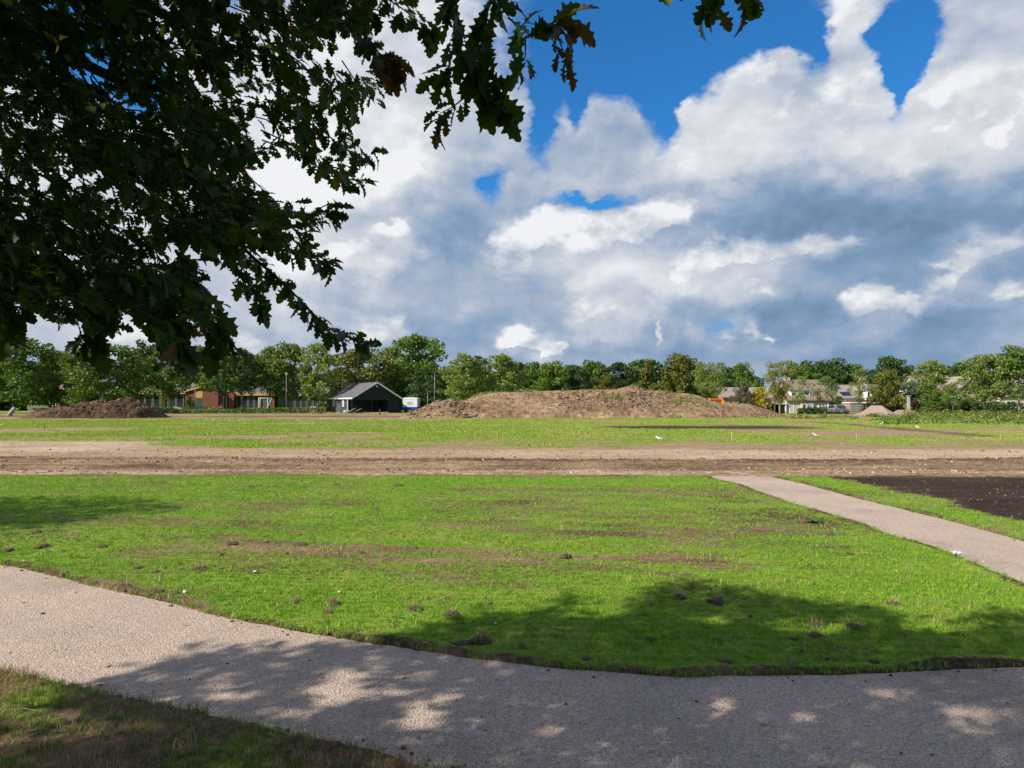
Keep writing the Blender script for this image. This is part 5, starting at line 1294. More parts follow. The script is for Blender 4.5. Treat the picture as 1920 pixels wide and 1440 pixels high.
# ------------------------------------------------------------------ white and blue site trailer
def build_trailer():
    Y = 124; x0 = P(755, 760, Y).x; x1 = P(782, 760, Y).x; k = x1 - x0
    root = empty("site_trailer", (x0, Y, 0)); tag(root, "white site trailer with blue lower panels beside the barn", "trailer")
    z0, z1 = .55, P(0, 745, Y).z
    prof = [(0, 1.05), (k, 1.05), (k, z1 - .12), (k * .85, z1 - .03), (k / 2, z1), (k * .15, z1 - .03), (0, z1 - .12)]
    b = MB(); b.prism(prof, 0, 5.2); body = b.build("body", M_WHITE, root)
    MB().box(.0, k, .003, 5.19, z0, 1.045).build("lower_panel", M_BLUE, root)
    MB().box(-.02, k + .02, -.03, -.002, z1 - .30, z1 - .18).build("trim", M_PVC, root)
    side = empty  # (windows face the barn side)
    w = framed(root, "window", -.5, .5, 1.4, 2.1, 0, .07, M_GLASS, 0, .04); w.rotation_euler = (0, 0, -math.pi / 2); w.location = (0, 1.6, 0)
    framed(root, "window", k * .3, k * .7, 1.45, 2.05, 0, .06, M_NET, 0, .03)
    for sx in (.25, k - .25):
        for y in (1.8, 3.2):
            V, F = lathe([(.08, -.1), (.33, -.1), (.36, 0), (.33, .1), (.08, .1)], 14); o = MB().add(V, F).build("wheel", M_RUBBER, root, True, (sx, y, .34)); o.rotation_euler = (0, math.pi / 2, 0)
    b = MB(); b.tube([(k / 2 - .5, .1, .6), (k / 2, -1.2, .5)], .05, 6); b.tube([(k / 2 + .5, .1, .6), (k / 2, -1.2, .5)], .05, 6); b.tube([(k / 2, -1.2, .5), (k / 2, -1.25, 0)], .04, 6); b.build("drawbar", M_METAL, root)
    # open blue flap at its left
    root2 = MB(); root2.prism([(-1.9, .02), (-.15, .02), (-.15, .95), (-.5, .9)], -.05, .02); o = root2.build("tarpaulin", M_BLUE, None, loc=(x0, Y - .6, 0)); tag(o, "dark blue tarpaulin leaning at the left of the white trailer", "tarpaulin")
build_trailer()

# ------------------------------------------------------------------ the school
def build_school():
    Y0 = 136; S = Y0 / FPX; X = lambda px: (px - 960) * S; Zp = lambda py: P(960, py, Y0).z
    xc = X(430); root = empty("school_building", (xc, Y0, 0)); tag(root, "low red brick school with yellow fascias and grey roofs behind the fence", "school")
    L = lambda px: X(px) - xc
    def wing(px0, px1, zf, zr, depth, nwin, hip=False, y=0.0, colr=M_GLASS):
        x0, x1 = L(px0), L(px1)
        MB().box(x0 + .02, x1 - .02, y + .3, y + depth, 0, .75).build("wall", M_BRICK, root)
        MB().box(x0 + .02, x1 - .02, y + .9, y + depth, .752, zf - .3).build("wall", M_INSHADE, root)  # dark core, the shade of the rooms put into its colour
        fz = MB().box(x0 - .25, x1 + .25, y - .25, y + .25, zf - .28, zf + .28).build("fascia", M_YELLOW, root)
        r = MB()
        ins = 2.2 if hip else 0.0
        Vv = [(x0 - .3, y - .2, zf + .285), (x1 + .3, y - .2, zf + .285), (x1 + .3 - ins, y + depth * .5, zr), (x0 - .3, y + depth * .5, zr), (x0 - .3, y + depth, zf + .285), (x1 + .3, y + depth, zf + .285)]
        r.add(Vv, [(0, 1, 2, 3), (3, 2, 5, 4), (1, 5, 2), (0, 3, 4), (0, 4, 5, 1)]); rf = r.build("roof", M_SLATE, root)
        cp = MB(); cp.bar((x0 - .3, y + depth * .5, zr + .06), (x1 + .3 - ins, y + depth * .5, zr + .06), .16); cp.build("ridge_cap", M_YELLOW, rf)
        if hip: MB().bar((x1 + .3, y - .2, zf + .36), (x1 + .3 - ins, y + depth * .5, zr + .08), .34).build("hip_cap", M_YELLOW, rf)
        for k in range(nwin):
            a = x0 + .15 + (x1 - x0 - .3) * k / nwin; b = x0 + .15 + (x1 - x0 - .3) * (k + 1) / nwin - .18
            framed(root, "window", a, b, .78, zf - .32, y + .38, .065, colr, 0, .08, M_FRAMEG)
    zf = Zp(736); zr = Zp(720)
    wing(255, 346, zf, zr, 11, 6)
    wing(441, 512, Zp(739), Zp(724), 10, 6, True)
    wing(514, 608, Zp(740), Zp(726), 10, 8, False, 1.0)
    # brick gable between the wings
    g = MB(); g.prism([(L(347), 0), (L(430), 0), (L(430), Zp(735)), (L(393), Zp(722)), (L(347), Zp(735))], .0, 9); g.build("gable_wall", M_BRICK, root)
    for a, c in (((347, 735), (393, 722)), ((431, 735), (393, 722))):
        q = MB(); q.prism([(L(a[0]), Zp(a[1]) + .02), (L(c[0]), Zp(c[1]) + .02), (L(c[0]), Zp(c[1]) + .32), (L(a[0]), Zp(a[1]) + .32)], -.3, 9.2); q.build("roof", M_SLATE, root)
        q = MB(); q.prism([(L(a[0]), Zp(a[1]) - .05), (L(c[0]), Zp(c[1]) - .05), (L(c[0]), Zp(c[1]) + .26), (L(a[0]), Zp(a[1]) + .26)], -.36, -.305); q.build("bargeboard", M_YELLOW, root)
    MB().box(L(389), L(418), -2.2, -.002, 0, Zp(733)).build("brick_block", M_BRICK, root)
    MB().box(L(388.5), L(418.5), -2.3, .0, Zp(733) + .003, Zp(733) + .12).build("coping", M_SLATE, root)
    MB().box(L(368), L(383), -.09, -.003, Zp(746), Zp(733.5)).build("yellow_panel", M_YELLOW, root)
    MB().box(L(368), L(383), -.08, -.003, .2, Zp(746.3)).build("green_panel", M_GREEN, root)
    MB().box(L(420), L(430), -.09, -.003, .1, Zp(744)).build("green_door", M_GREEN, root)
    for a in (419.5, 424.5, 430): MB().box(L(a), L(a + .9), -.15, -.095, 0, Zp(742)).build("door_post", M_PVC, root)
    MB().box(L(432), L(441), -.6, -.003, 0, Zp(736)).build("brick_pier", M_BRICK, root)
    MB().box(L(508), L(514), .2, .9, 0, Zp(741)).build("brick_pier", M_BRICK, root)
    MB().bar((L(393), 3, Zp(722)), (L(393), 3, Zp(714)), .10).build("aerial", M_METAL, root)
build_school()
def build_fence(label, px0, px1, Y, h, gap, m, group):
    x0, x1 = P(px0, 765, Y).x, P(px1, 765, Y).x; root = empty("picket_fence", (x0, Y, 0)); tag(root, label, "fence", group); L = x1 - x0
    b = MB(); n = int(L / gap); r = random.Random(px0)
    for k in range(n):
        x = k * gap + .04; hh = h * r.uniform(.92, 1.06); b.prism([(x, .04), (x + gap * .62, .04), (x + gap * .62, hh - .06), (x + gap * .31, hh), (x, hh - .06)], -.015, .012)
    b.build("pickets", m, root)["kind"] = "stuff"
    for z in (.3, h * .75): MB().box(0, L, .014, .06, z, z + .08).build("rail", m, root)
    for k in range(int(L / 2.4) + 1): MB().box(k * 2.4 - .05, k * 2.4 + .05, .062, .16, -.05, h + .08).build("post", m, root)
build_fence("pale picket fence in front of the school's left wing", 274, 352, 118, 1.15, .20, M_PALE, "picket fences before the school")
build_fence("weathered picket fence in front of the brick gable", 353, 418, 117, 1.2, .20, M_WOOD, "picket fences before the school")
build_fence("grey board fence behind the hedge at far left", 52, 92, 108, 1.4, .24, M_WOOD, "picket fences before the school")

def build_swing():
    Y = 119; c = P(495, 765, Y); s = Y / FPX; root = empty("climbing_frame", (c.x, Y, 0)); tag(root, "climbing frame of pale crossed poles before the school windows", "climbing frame")
    z1 = P(495, 746, Y).z
    for a, b_ in (((-11, 0), (-6, 1)), ((-7, 0), (-10, 1)), ((4, 0), (15, 1)), ((11, 0), (6, 1))):
        MB().tube([(a[0] * s, -.7, 0), (b_[0] * s, 0, z1)], [.10, .08], 7).build("pole", M_CONC, root, True)
    for a, b_ in (((-11, 0), (-6, 1)), ((11, 0), (9, 1))): MB().tube([(a[0] * s, .9, 0), (b_[0] * s, 0, z1)], [.10, .08], 7).build("pole", M_CONC, root, True)
    MB().tube([(-10 * s, 0, z1 - .05), (14 * s, 0, z1 - .05)], .09, 7).build("crossbar", M_CONC, root, True)
    MB().tube([(0, 0, 0), (0, 0, z1)], .05, 6).build("rope", M_METAL, root)
build_swing()

# ------------------------------------------------------------------ houses on the right
def roof_slab(root, x0, x1, ya, za, yb, zb, th, m, name="roof"):
    V = [(x0, ya, za), (x1, ya, za), (x1, yb, zb), (x0, yb, zb)]; V += [(x, y, z + th) for x, y, z in V]
    return MB().add(V, [(3, 2, 1, 0), (4, 5, 6, 7), (0, 1, 5, 4), (1, 2, 6, 5), (2, 3, 7, 6), (3, 0, 4, 7)]).build(name, m, root)
def build_house1():
    Y = 113; S = Y / FPX; xc = P(1512, 770, Y).x; X = lambda px: (px - 960) * S - xc; Z = lambda py: P(960, py, Y).z
    root = empty("house", (xc, Y, 0)); tag(root, "pale brick house with steep brown roof and white dormer, left of the driveway", "house")
    x0, x1 = X(1474), X(1554); ze = Z(750); zr = Z(712); D = 9.0
    MB().box(x0, x1, 0, D, 0, ze).build("wall", M_LBRICK, root)
    g = MB(); g.prism([(0, ze + .002), (D, ze + .002), (D / 2, zr - .05)], x0, x1, 'x'); g.build("gable_wall", M_LBRICK, root)
    rf = roof_slab(root, X(1471), X(1558), -.45, ze - .12, D / 2, zr, .18, M_TILE); roof_slab(root, X(1471), X(1558), D + .45, ze - .12, D / 2, zr, .18, M_TILE)
    n = 13
    for k in range(n):
        t = (k + .5) / n; y = -.45 + (D / 2 + .45) * t; z = ze - .12 + (zr - ze + .12) * t + .185
        MB().box(X(1471.1), X(1557.9), y - .035, y + .03, z - .03, z + .035).build("tile_course", M_TILE, rf)
    MB().box(X(1491), X(1500), D / 2 - .5, D / 2 + .4, zr - .8, Z(706)).build("chimney", M_LBRICK, rf)
    d = MB().box(X(1484), X(1521), .5, 3.6, Z(747), Z(733)).build("dormer", M_WHITE, root)
    MB().box(X(1483), X(1522), .3, 3.7, Z(733) + .002, Z(731.5)).build("dormer_roof", M_SLATE, d)
    for a in (1486, 1498, 1510): framed(root, "window", X(a), X(a + 9.5), Z(745), Z(735), .497, .09, M_GLASS, 0, .05)
    for a, b_, z in ((1525, 1531, (741, 730)), (1533, 1539, (741, 730))): pass
    roof_slab(root, X(1524), X(1546), .9, 0, 2.6, 0, .05, M_SOLAR, "solar_panel").location = (0, 0, 0)
    sp = root.children[-1]; sp.data = sp.data.copy()
    k_ = (zr - ze + .12) / (D / 2 + .45); sp.data.vertices.foreach_set("co", np.array([c for v in sp.data.vertices for c in (v.co.x, v.co.y, ze - .12 + (v.co.y + .45) * k_ + .26 + (.04 if v.index > 3 else 0))], np.float32))
    framed(root, "window", X(1480), X(1488), .1, Z(751.5), -.003, .10, M_NET, 0, .06)
    b = MB().box(X(1500), X(1521), -.9, -.003, .25, Z(756)).build("bay", M_LBRICK, root); MB().box(X(1499), X(1522), -1.0, -.001, Z(756) + .002, Z(754.5)).build("bay_roof", M_SLATE, b)
    framed(root, "window", X(1501), X(1507), .85, Z(757), -.903, .09, M_GLASS, 0, .05); framed(root, "window", X(1508), X(1520), .85, Z(757), -.903, .09, M_NET, 0, .05)
    framed(root, "window", X(1534), X(1547), .75, Z(757), -.003, .10, M_GLASS, 1, .06, None, True)
    MB().box(X(1550), X(1553.5), -.08, -.003, 0, ze - .2).build("trim", M_PVC, root)
    # carport at its left
    MB().box(X(1449), X(1473.5), -.4, 6, Z(758), Z(754.5)).build("carport_roof", M_WHITE, root)
    for a in (1450, 1459.5, 1471): MB().box(X(a), X(a + 1.8), -.3, -.1, 0, Z(758) - .002).build("post", M_WHITE, root)
    MB().box(X(1450), X(1473), 3.0, 3.2, 0, Z(758) - .003).build("carport_shade", M_INSHADE, root)  # added dark sheet standing in for the shade under the carport
build_house1()
def build_house2():
    Y = 119; S = Y / FPX; xc = P(1600, 770, Y).x; X = lambda px: (px - 960) * S - xc; Z = lambda py: P(960, py, Y).z
    root = empty("house", (xc, Y, 0)); tag(root, "pinkish house with solar panels, garage and white balcony bay", "house")
    x0, x1 = X(1560), X(1645); ze = Z(746); zr = Z(722); D = 8.5
    MB().box(x0, x1, 0, D, 0, ze).build("wall", M_PBRICK, root)
    g = MB(); g.prism([(0, ze + .002), (D, ze + .002), (D / 2, zr - .05)], x0, x1, 'x'); g.build("gable_wall", M_PBRICK, root)
    rf = roof_slab(root, X(1558), X(1648), -.4, ze - .1, D / 2, zr, .16, M_TILEG); roof_slab(root, X(1558), X(1648), D + .4, ze - .1, D / 2, zr, .16, M_TILEG)
    k_ = (zr - ze + .1) / (D / 2 + .4)
    def panel(pa, pb, t0, t1):
        y0, y1 = -.4 + (D / 2 + .4) * t0, -.4 + (D / 2 + .4) * t1
        roof_slab(root, X(pa), X(pb), y0, ze - .1 + (y0 + .4) * k_ + .2, y1, ze - .1 + (y1 + .4) * k_ + .2, .05, M_SOLAR, "solar_panel")
    for a in (1572, 1578.5, 1585): panel(a, a + 6, .66, .93)
    for a in (1581, 1587, 1593): panel(a, a + 5.6, .12, .40)
    # garage
    MB().box(X(1579), X(1604), -2.6, -.003, 0, Z(756)).build("garage_wall", M_PBRICK, root); MB().box(X(1578), X(1605), -2.8, .0, Z(756) + .002, Z(754)).build("garage_roof", M_WHITE, root)
    gd = MB().box(X(1581), X(1601), -2.68, -2.603, 0, Z(758)).build("garage_door", mat("grey_garage_door", (.25, .25, .26), .6), root)
    for k in range(5): MB().box(X(1581.2), X(1600.8), -2.70, -2.682, .3 + k * .42, .34 + k * .42).build("door_groove", M_SLATE, gd)
    framed(root, "window", X(1577), X(1585), Z(752), Z(747), -.003, .08, M_GLASS, 1, .05)
    # white bay with balcony
    b = MB().box(X(1617), X(1641), -1.2, -.003, Z(748), Z(733)).build("bay", M_WHITE, root)
    q = MB(); q.prism([(X(1614), Z(733) + .002), (X(1644), Z(733) + .002), (X(1640), Z(721)), (X(1620), Z(721))], -1.3, 4); q.build("bay_roof", M_TILEG, root)
    for a in (1619, 1626, 1633): framed(root, "window", X(a), X(a + 6), Z(745.5), Z(734.5), -1.203, .09, M_GLASS, 0, .05)
    MB().box(X(1614), X(1643), -1.9, -1.205, Z(750), Z(747)).build("balcony", M_WHITE, root)
    MB().box(X(1625), X(1633), 1.5, 2.6, Z(722), Z(705)).build("chimney", M_PBRICK, root)
    framed(root, "door", X(1629), X(1638), .0, Z(757), -.003, .11, M_GLASS, 0, .06); framed(root, "window", X(1617), X(1624), .5, Z(757), -.003, .09, M_GLASS, 0, .06)
    MB().box(X(1616), X(1642), -1.6, -.002, Z(756) + .01, Z(754.5)).build("porch_canopy", M_WHITE, root)
    f = empty("board_fence", (P(1556, 770, 117).x, 117, 0)); tag(f, "dark brown board fence between the two houses", "fence")
    for k in range(9): MB().box(k * .19, k * .19 + .175, 0, .03, 0, 1.85 + .03 * (k % 2)).build("board", M_BROWNF, f)
    MB().box(0, 1.7, .032, .08, 1.4, 1.5).build("rail", M_BROWNF, f); MB().box(0, 1.7, .032, .08, .3, .4).build("rail", M_BROWNF, f)
build_house2()
def build_house3():
    Y = 121; S = Y / FPX; xc = P(1826, 770, Y).x; X = lambda px: (px - 960) * S - xc; Z = lambda py: P(960, py, Y).z
    root = empty("house", (xc, Y, 0)); tag(root, "pinkish brick gabled house half hidden by the far right trees", "house")
    g = MB(); g.prism([(X(1784), 0), (X(1868), 0), (X(1868), Z(742)), (X(1826), Z(707)), (X(1784), Z(742))], 0, 9); g.build("gable_wall", M_PBRICK, root)
    for a in (1780, 1872):
        q = MB(); zz = Z(745.5); q.prism([(X(a), zz), (X(1826), Z(706)), (X(1826), Z(704)), (X(a), zz + .22)], -.3, 9.4); q.build("roof", M_TILEG, root)
    framed(root, "window", X(1799), X(1807), Z(741), Z(733), -.003, .10, M_GLASS, 0, .06); framed(root, "window", X(1838), X(1848), Z(741), Z(733), -.003, .10, M_GLASS, 0, .06); framed(root, "window", X(1812), X(1838), .7, 2.3, -.003, .10, M_NET, 2, .06)
    root = empty("house", (P(1925, 770, 124).x, 124, 0)); tag(root, "pale brick house glimpsed between trees at the right edge", "house")
    MB().box(-5, 5, 0, 8, 0, 3.0).build("wall", M_LBRICK, root); roof_slab(root, -5.3, 5.3, -.4, 2.9, 4, 6.6, .18, M_TILE); roof_slab(root, -5.3, 5.3, 8.4, 2.9, 4, 6.6, .18, M_TILE)
    g = MB(); g.prism([(0, 3.0), (8, 3.0), (4, 6.5)], -5, 5, 'x'); g.build("gable_wall", M_LBRICK, root)
    framed(root, "window", -3.8, -2.0, .8, 2.2, -.003, .1, M_GLASS, 1, .06); framed(root, "window", .5, 2.5, .8, 2.2, -.003, .1, M_GLASS, 1, .06)
    root = empty("house", (P(1762, 770, 126).x, 126, 0)); tag(root, "pale house showing in patches behind the yellow-green tree", "house")
    MB().box(-3.5, 3.5, 0, 7, 0, 4.2).build("wall", M_LBRICK, root); roof_slab(root, -3.8, 3.8, -.4, 4.1, 3.5, 6.9, .18, M_TILE); roof_slab(root, -3.8, 3.8, 7.4, 4.1, 3.5, 6.9, .18, M_TILE)
    g = MB(); g.prism([(0, 4.2), (7, 4.2), (3.5, 6.8)], -3.5, 3.5, 'x'); g.build("gable_wall", M_LBRICK, root); framed(root, "window", -1, .8, 2.4, 3.6, -.003, .1, M_GLASS, 1, .06)
    # low red house behind the mound
    Y = 116; root = empty("house", (P(1372, 770, Y).x, Y, 0)); tag(root, "low reddish brick house with grey roof behind the right end of the mound", "house")
    S = Y / FPX; X = lambda px: (px - 1372) * S; Z = lambda py: P(960, py, Y).z
    MB().box(X(1344), X(1452), 0, 8, 0, Z(745)).build("wall", M_PBRICK, root); roof_slab(root, X(1352), X(1456), -.4, Z(746), 4, Z(727), .18, M_TILEG); roof_slab(root, X(1352), X(1456), 8.4, Z(746), 4, Z(727), .18, M_TILEG)
    g = MB(); g.prism([(0, Z(745)), (8, Z(745)), (4, Z(728))], X(1353), X(1452), 'x'); g.build("gable_wall", M_PBRICK, root)
    framed(root, "window", X(1385), X(1393), .8, 2.1, -.003, .1, M_GLASS, 0, .06)
    # reddish brick house glimpsed at far left
    Y = 140; root = empty("house", (P(112, 770, Y).x, Y, 0)); tag(root, "orange brick house glimpsed under the trees at far left", "house")
    MB().box(-2.6, 2.6, 0, 6, 0, 3.3).build("wall", M_BRICK, root); roof_slab(root, -2.9, 2.9, -.3, 3.2, 3, 5.6, .18, M_TILE); roof_slab(root, -2.9, 2.9, 6.3, 3.2, 3, 5.6, .18, M_TILE); framed(root, "window", -2.2, -.8, 1.2, 2.6, -.003, .12, M_GLASS, 0, .06)
    g = MB(); g.prism([(0, 3.3), (6, 3.3), (3, 5.5)], -2.6, 2.6, 'x'); g.build("gable_wall", M_BRICK, root)
build_house3()
def build_car():
    Y = 107; c = P(1586.5, 775, Y); root = empty("parked_car", (c.x, Y, 0), math.radians(8)); tag(root, "silver car parked nose-out before the grey garage door", "car")
    prof = [(0, .28), (.02, .62), (.10, .78), (1.15, .92), (1.75, 1.40), (2.2, 1.50), (3.3, 1.46), (4.0, 1.0), (4.25, .85), (4.3, .35), (4.1, .24), (.2, .24)]
    V = []; F = []; n = len(prof)
    for k, (x, s) in enumerate(((-.84, .92), (-.86, 1.0), (.86, 1.0), (.84, .92))):
        for (y, z) in prof: V.append((x * (1 if z < 1.0 else .80 + .0 * s), y, z))
    V = [(x, y, z) for x, y, z in V]
    m = 2; V = [];
    for x in (-1, 1):
        for (y, z) in prof: V.append((x * (.87 if z < .95 else .66), y, z))
    F = [tuple(range(n - 1, -1, -1)), tuple(range(n, 2 * n))] + [(i, (i + 1) % n, n + (i + 1) % n, n + i) for i in range(n)]
    me = MB().add(V, F).build("body", M_SILVER, root); bv = me.modifiers.new("bevel", 'BEVEL'); bv.width = .05; bv.segments = 2
    w = MB(); w.add([(-.72, 1.14, .955), (.72, 1.14, .955), (.60, 1.70, 1.385), (-.60, 1.70, 1.385)], [(0, 1, 2, 3)]); w.add([(-.72, 1.12, .94), (.72, 1.12, .94), (.60, 1.68, 1.37), (-.60, 1.68, 1.37)], [(3, 2, 1, 0)]); w.build("windscreen", M_GLASS, root)
    for s in (-1, 1):
        MB().box(s * .62 - .16, s * .62 + .16, -.015, .05, .58, .72).build("headlight", M_PVC, root)
        MB().box(s * .93 - .09, s * .93 + .09, 1.25, 1.4, .95, 1.07).build("mirror", M_SILVER, root)
        MB().prism([(1.55, .98), (3.5, .98), (3.1, 1.36), (1.95, 1.36)], s * .80 - .012 * s, s * .815, 'x').build("side_window", M_GLASS, root)
        for y in (.85, 3.4):
            V, F = lathe([(.05, -.1), (.30, -.1), (.32, 0), (.30, .1), (.05, .1)], 16); t_ = MB().add(V, F).build("wheel", M_RUBBER, root, True, (s * .78, y, .32)); t_.rotation_euler = (0, math.pi / 2, 0)
            V, F = lathe([(.02, -.005), (.19, 0), (.19, .02), (.02, .03)], 12); MB().add(V, F).build("rim", M_METAL, t_, True, (0, 0, .1 * s))
    MB().box(-.45, .45, -.02, .03, .36, .50).build("grille", M_RUBBER, root); MB().box(-.26, .26, -.035, -.021, .38, .48).build("number_plate", M_YELLOW, root)
build_car()
def build_bucket():
    Y = 86.0; a, c = P(1330, 760, Y), P(1355, 760, Y); w = c.x - a.x; zb = P(1340, 763, Y).z; zt = P(1340, 747.5, Y).z; h = zt - zb
    root = empty("machine_bucket", (a.x, Y, zb)); tag(root, "orange metal loader bucket resting behind the right slope of the mound", "bucket")
    prof = [(-.55, h * .08), (-.2, 0), (.25, h * .1), (.42, h * .5), (.25, h * .95), (.0, h), (-.02, h * .92), (.2, h * .86), (.34, h * .5), (.2, h * .18), (-.2, .08), (-.52, h * .16)]
    b = MB(); b.prism(prof, .10, w - .10, 'x'); b.build("shell", M_ORANGE, root)
    for x0 in (0.0, w - .098): MB().prism([(-.6, .02), (.3, .0), (.46, h * .5), (.28, h * 1.04), (-.05, h * 1.06)], x0, x0 + .098, 'x').build("end_plate", M_ORANGE, root)
    MB().box(.3, w - .3, -.06, -.005, h * .3, h * .42).build("rib", M_ORANGE, root)
    b = MB(); b.box(w * .3, w * .36, .45, 1.3, h * .3, h * .5); b.box(w * .64, w * .70, .45, 1.3, h * .3, h * .5); b.box(w * .36, w * .64, 1.0, 1.2, h * .3, h * .5); b.build("mounting_arm", M_RUBBER, root)
    MB().box(0.05, w - .05, -.5, 1.0, -zb - .02, -.01).build("loader_body", M_RUBBER, root)
build_bucket()

# ------------------------------------------------------------------ posts, lamps and stakes
M_POLE = mat("dull_steel", (.26, .265, .27), .6, .3)
def lamp(px, top, Y, label, head=True, base=0.0):
    H = P(px, top, Y).z; root = empty("street_lamp" if head else "steel_pole", (P(px, top, Y).x, Y, 0)); tag(root, label, "street lamp" if head else "pole")
    MB().tube([(0, 0, -.05), (0, 0, H * .5), (0, 0, H)], [.055, .045, .035], 9).build("pole", M_POLE, root, True)
    if head:
        V, F = lathe([(.05, 0), (.10, .05), (.22, .30), (.30, .36), (.12, .46), (.03, .5)], 12); hd = MB().add(V, F).build("lamp_head", M_PVC, root, True, (0, 0, H - .1))
        V, F = lathe([(.34, 0), (.30, .05), (.05, .12)], 12); MB().add(V, F).build("lamp_cap", M_METAL, hd, True, (0, 0, .36))
    else:
        V, F = lathe([(.06, 0), (.06, .06), (.02, .1)], 9); MB().add(V, F).build("cap", M_METAL, root, True, (0, 0, H))
lamp(537, 703, 117, "pale street lamp before the light green tree left of the barn")
lamp(366, 731, 118, "grey lamp pole standing before the school's yellow panel", False)
lamp(815, 702, 104, "tall thin steel pole just left of the big mound", False)
lamp(802, 738, 104, "short steel pole left of the tall thin pole", False)
def build_misc():
    c = P(1704, 770, 100); root = empty("concrete_post", (c.x, 100, 0)); tag(root, "pale concrete post with flat cap left of the burgundy bush", "post")
    H = P(1704, 743, 100).z; MB().prism([(-.16, -.16), (.16, -.16), (.16, .16), (-.16, .16)], 0, H, 'z').build("shaft", M_CONC, root); MB().box(-.24, .24, -.24, .24, H + .002, H + .12).build("cap", M_CONC, root)
    c = P(17, 772, 92); o = MB().tube([(0, 0, -.1), (.35, 0, .55), (.75, .05, 1.05)], [.30, .27, .24], 10).build("tree_stump", M_CONC, None, True, (c.x, 92, 0)); tag(o, "leaning pale log stump at the far left edge", "log")
    c = P(712, 776, 98); o = MB().prism([(-.09, -.09), (.09, -.09), (.09, .09), (-.09, .09)], -.05, P(712, 770, 98).z + .15, 'z').add([(-.09, -.09, .8), (.09, -.09, .8), (0, 0, .9)], [(0, 1, 2)]).build("marker_post", M_BROWNF, None, loc=(c.x, 98, 0)); tag(o, "short dark post in the grass before the barn's right half", "post")
    c = P(586, 766, 114); root = empty("gate_panel", (c.x, 114, 0)); tag(root, "small pale wooden gate panel at the barn's left corner", "gate")
    for x in (-.3, .5): MB().box(x - .05, x + .05, -.05, .05, 0, 1.25).build("post", M_PALE, root)
    for k in range(4): MB().box(-.25, .45, -.02, .02, .15 + k * .28, .35 + k * .28).build("board", M_PALE, root)
build_misc()
M_STAKE = mat("stake_timber", (.42, .27, .12), .8, var=.2, vscale=12); M_STAKEY = mat("stake_yellow", (.50, .38, .15), .7, var=.15, vscale=12)
STAKES = [  # px, foot row, top row, yellow, label
    (1372, 828, 811, 1, "yellow stake right of the standing gull"), (1606, 826, 815, 1, "yellow stake below the gable house, between two gulls"), (1876, 826, 816, 1, "yellow stake near the right edge"), (1085, 818, 807, 1, "yellow stake left of the bare black strip"), (839, 817, 807, 1, "yellow stake below the heap left of the mound"), (933, 822, 813, 1, "short yellow stake below the mound's left part"),
    (1352, 788, 772, 0, "wooden stake at the mound's foot under the orange bucket"), (1443, 787, 775, 0, "pale stake at the right foot of the mound"), (1508, 790, 775, 0, "tall stake below the gabled house with a clod at its foot"), (844, 782, 769, 0, "wooden stake in front of the lumpy heap"), (1098, 786, 776, 0, "thin stake at the mound's middle foot"), (1494, 786, 774, 0, "pale stake left of the tall stake below the gabled house"),
    (62, 797, 788, 0, "thin stake at far left in front of the dirt pile"), (83, 806, 793, 0, "tall thin stake at far left nearest the dirt track"), (94, 796, 788, 0, "thin stake before the dirt pile's left tail"), (140, 810, 798, 0, "thin stake in the grass before the dirt pile"), (120, 797, 788, 0, "faint thin stake before the dirt pile's middle"), (250, 818, 803, 0, "thin stake in the grass right of the dirt pile"), (399, 822, 808, 0, "thin stake in the grass below the school"), (578, 823, 809, 0, "thin stake with a dark clod below the barn's left end"), (688, 784, 778, 0, "short stake at the field's edge before the barn")]
def build_stakes():
    for (px, b, t, y, lab) in STAKES:
        g = G(px, b); h = P(px, t, g.y).z; w = .013 if g.y < 40 else .028
        m = MB(); m.prism([(-w, -w), (w, -w), (w, w), (-w, w)], -.05, h, 'z'); n = len(m.v)
        m.add([(-w, -w, h + .001), (w, -w, h + .001), (w, w, h + .001), (-w, w, h + .001), (0, 0, h + .06)], [(0, 1, 4), (1, 2, 4), (2, 3, 4), (3, 0, 4)])
        o = m.build("wooden_stake", M_STAKEY if y else M_STAKE, None, loc=(g.x, g.y, float(site_z(np.array([g.x]), np.array([g.y]))[0]))); o.rotation_euler = (rnd.uniform(-.06, .06), rnd.uniform(-.06, .06), rnd.uniform(0, 1.5))
        tag(o, lab, "stake", "stakes set out on the site")
build_stakes()

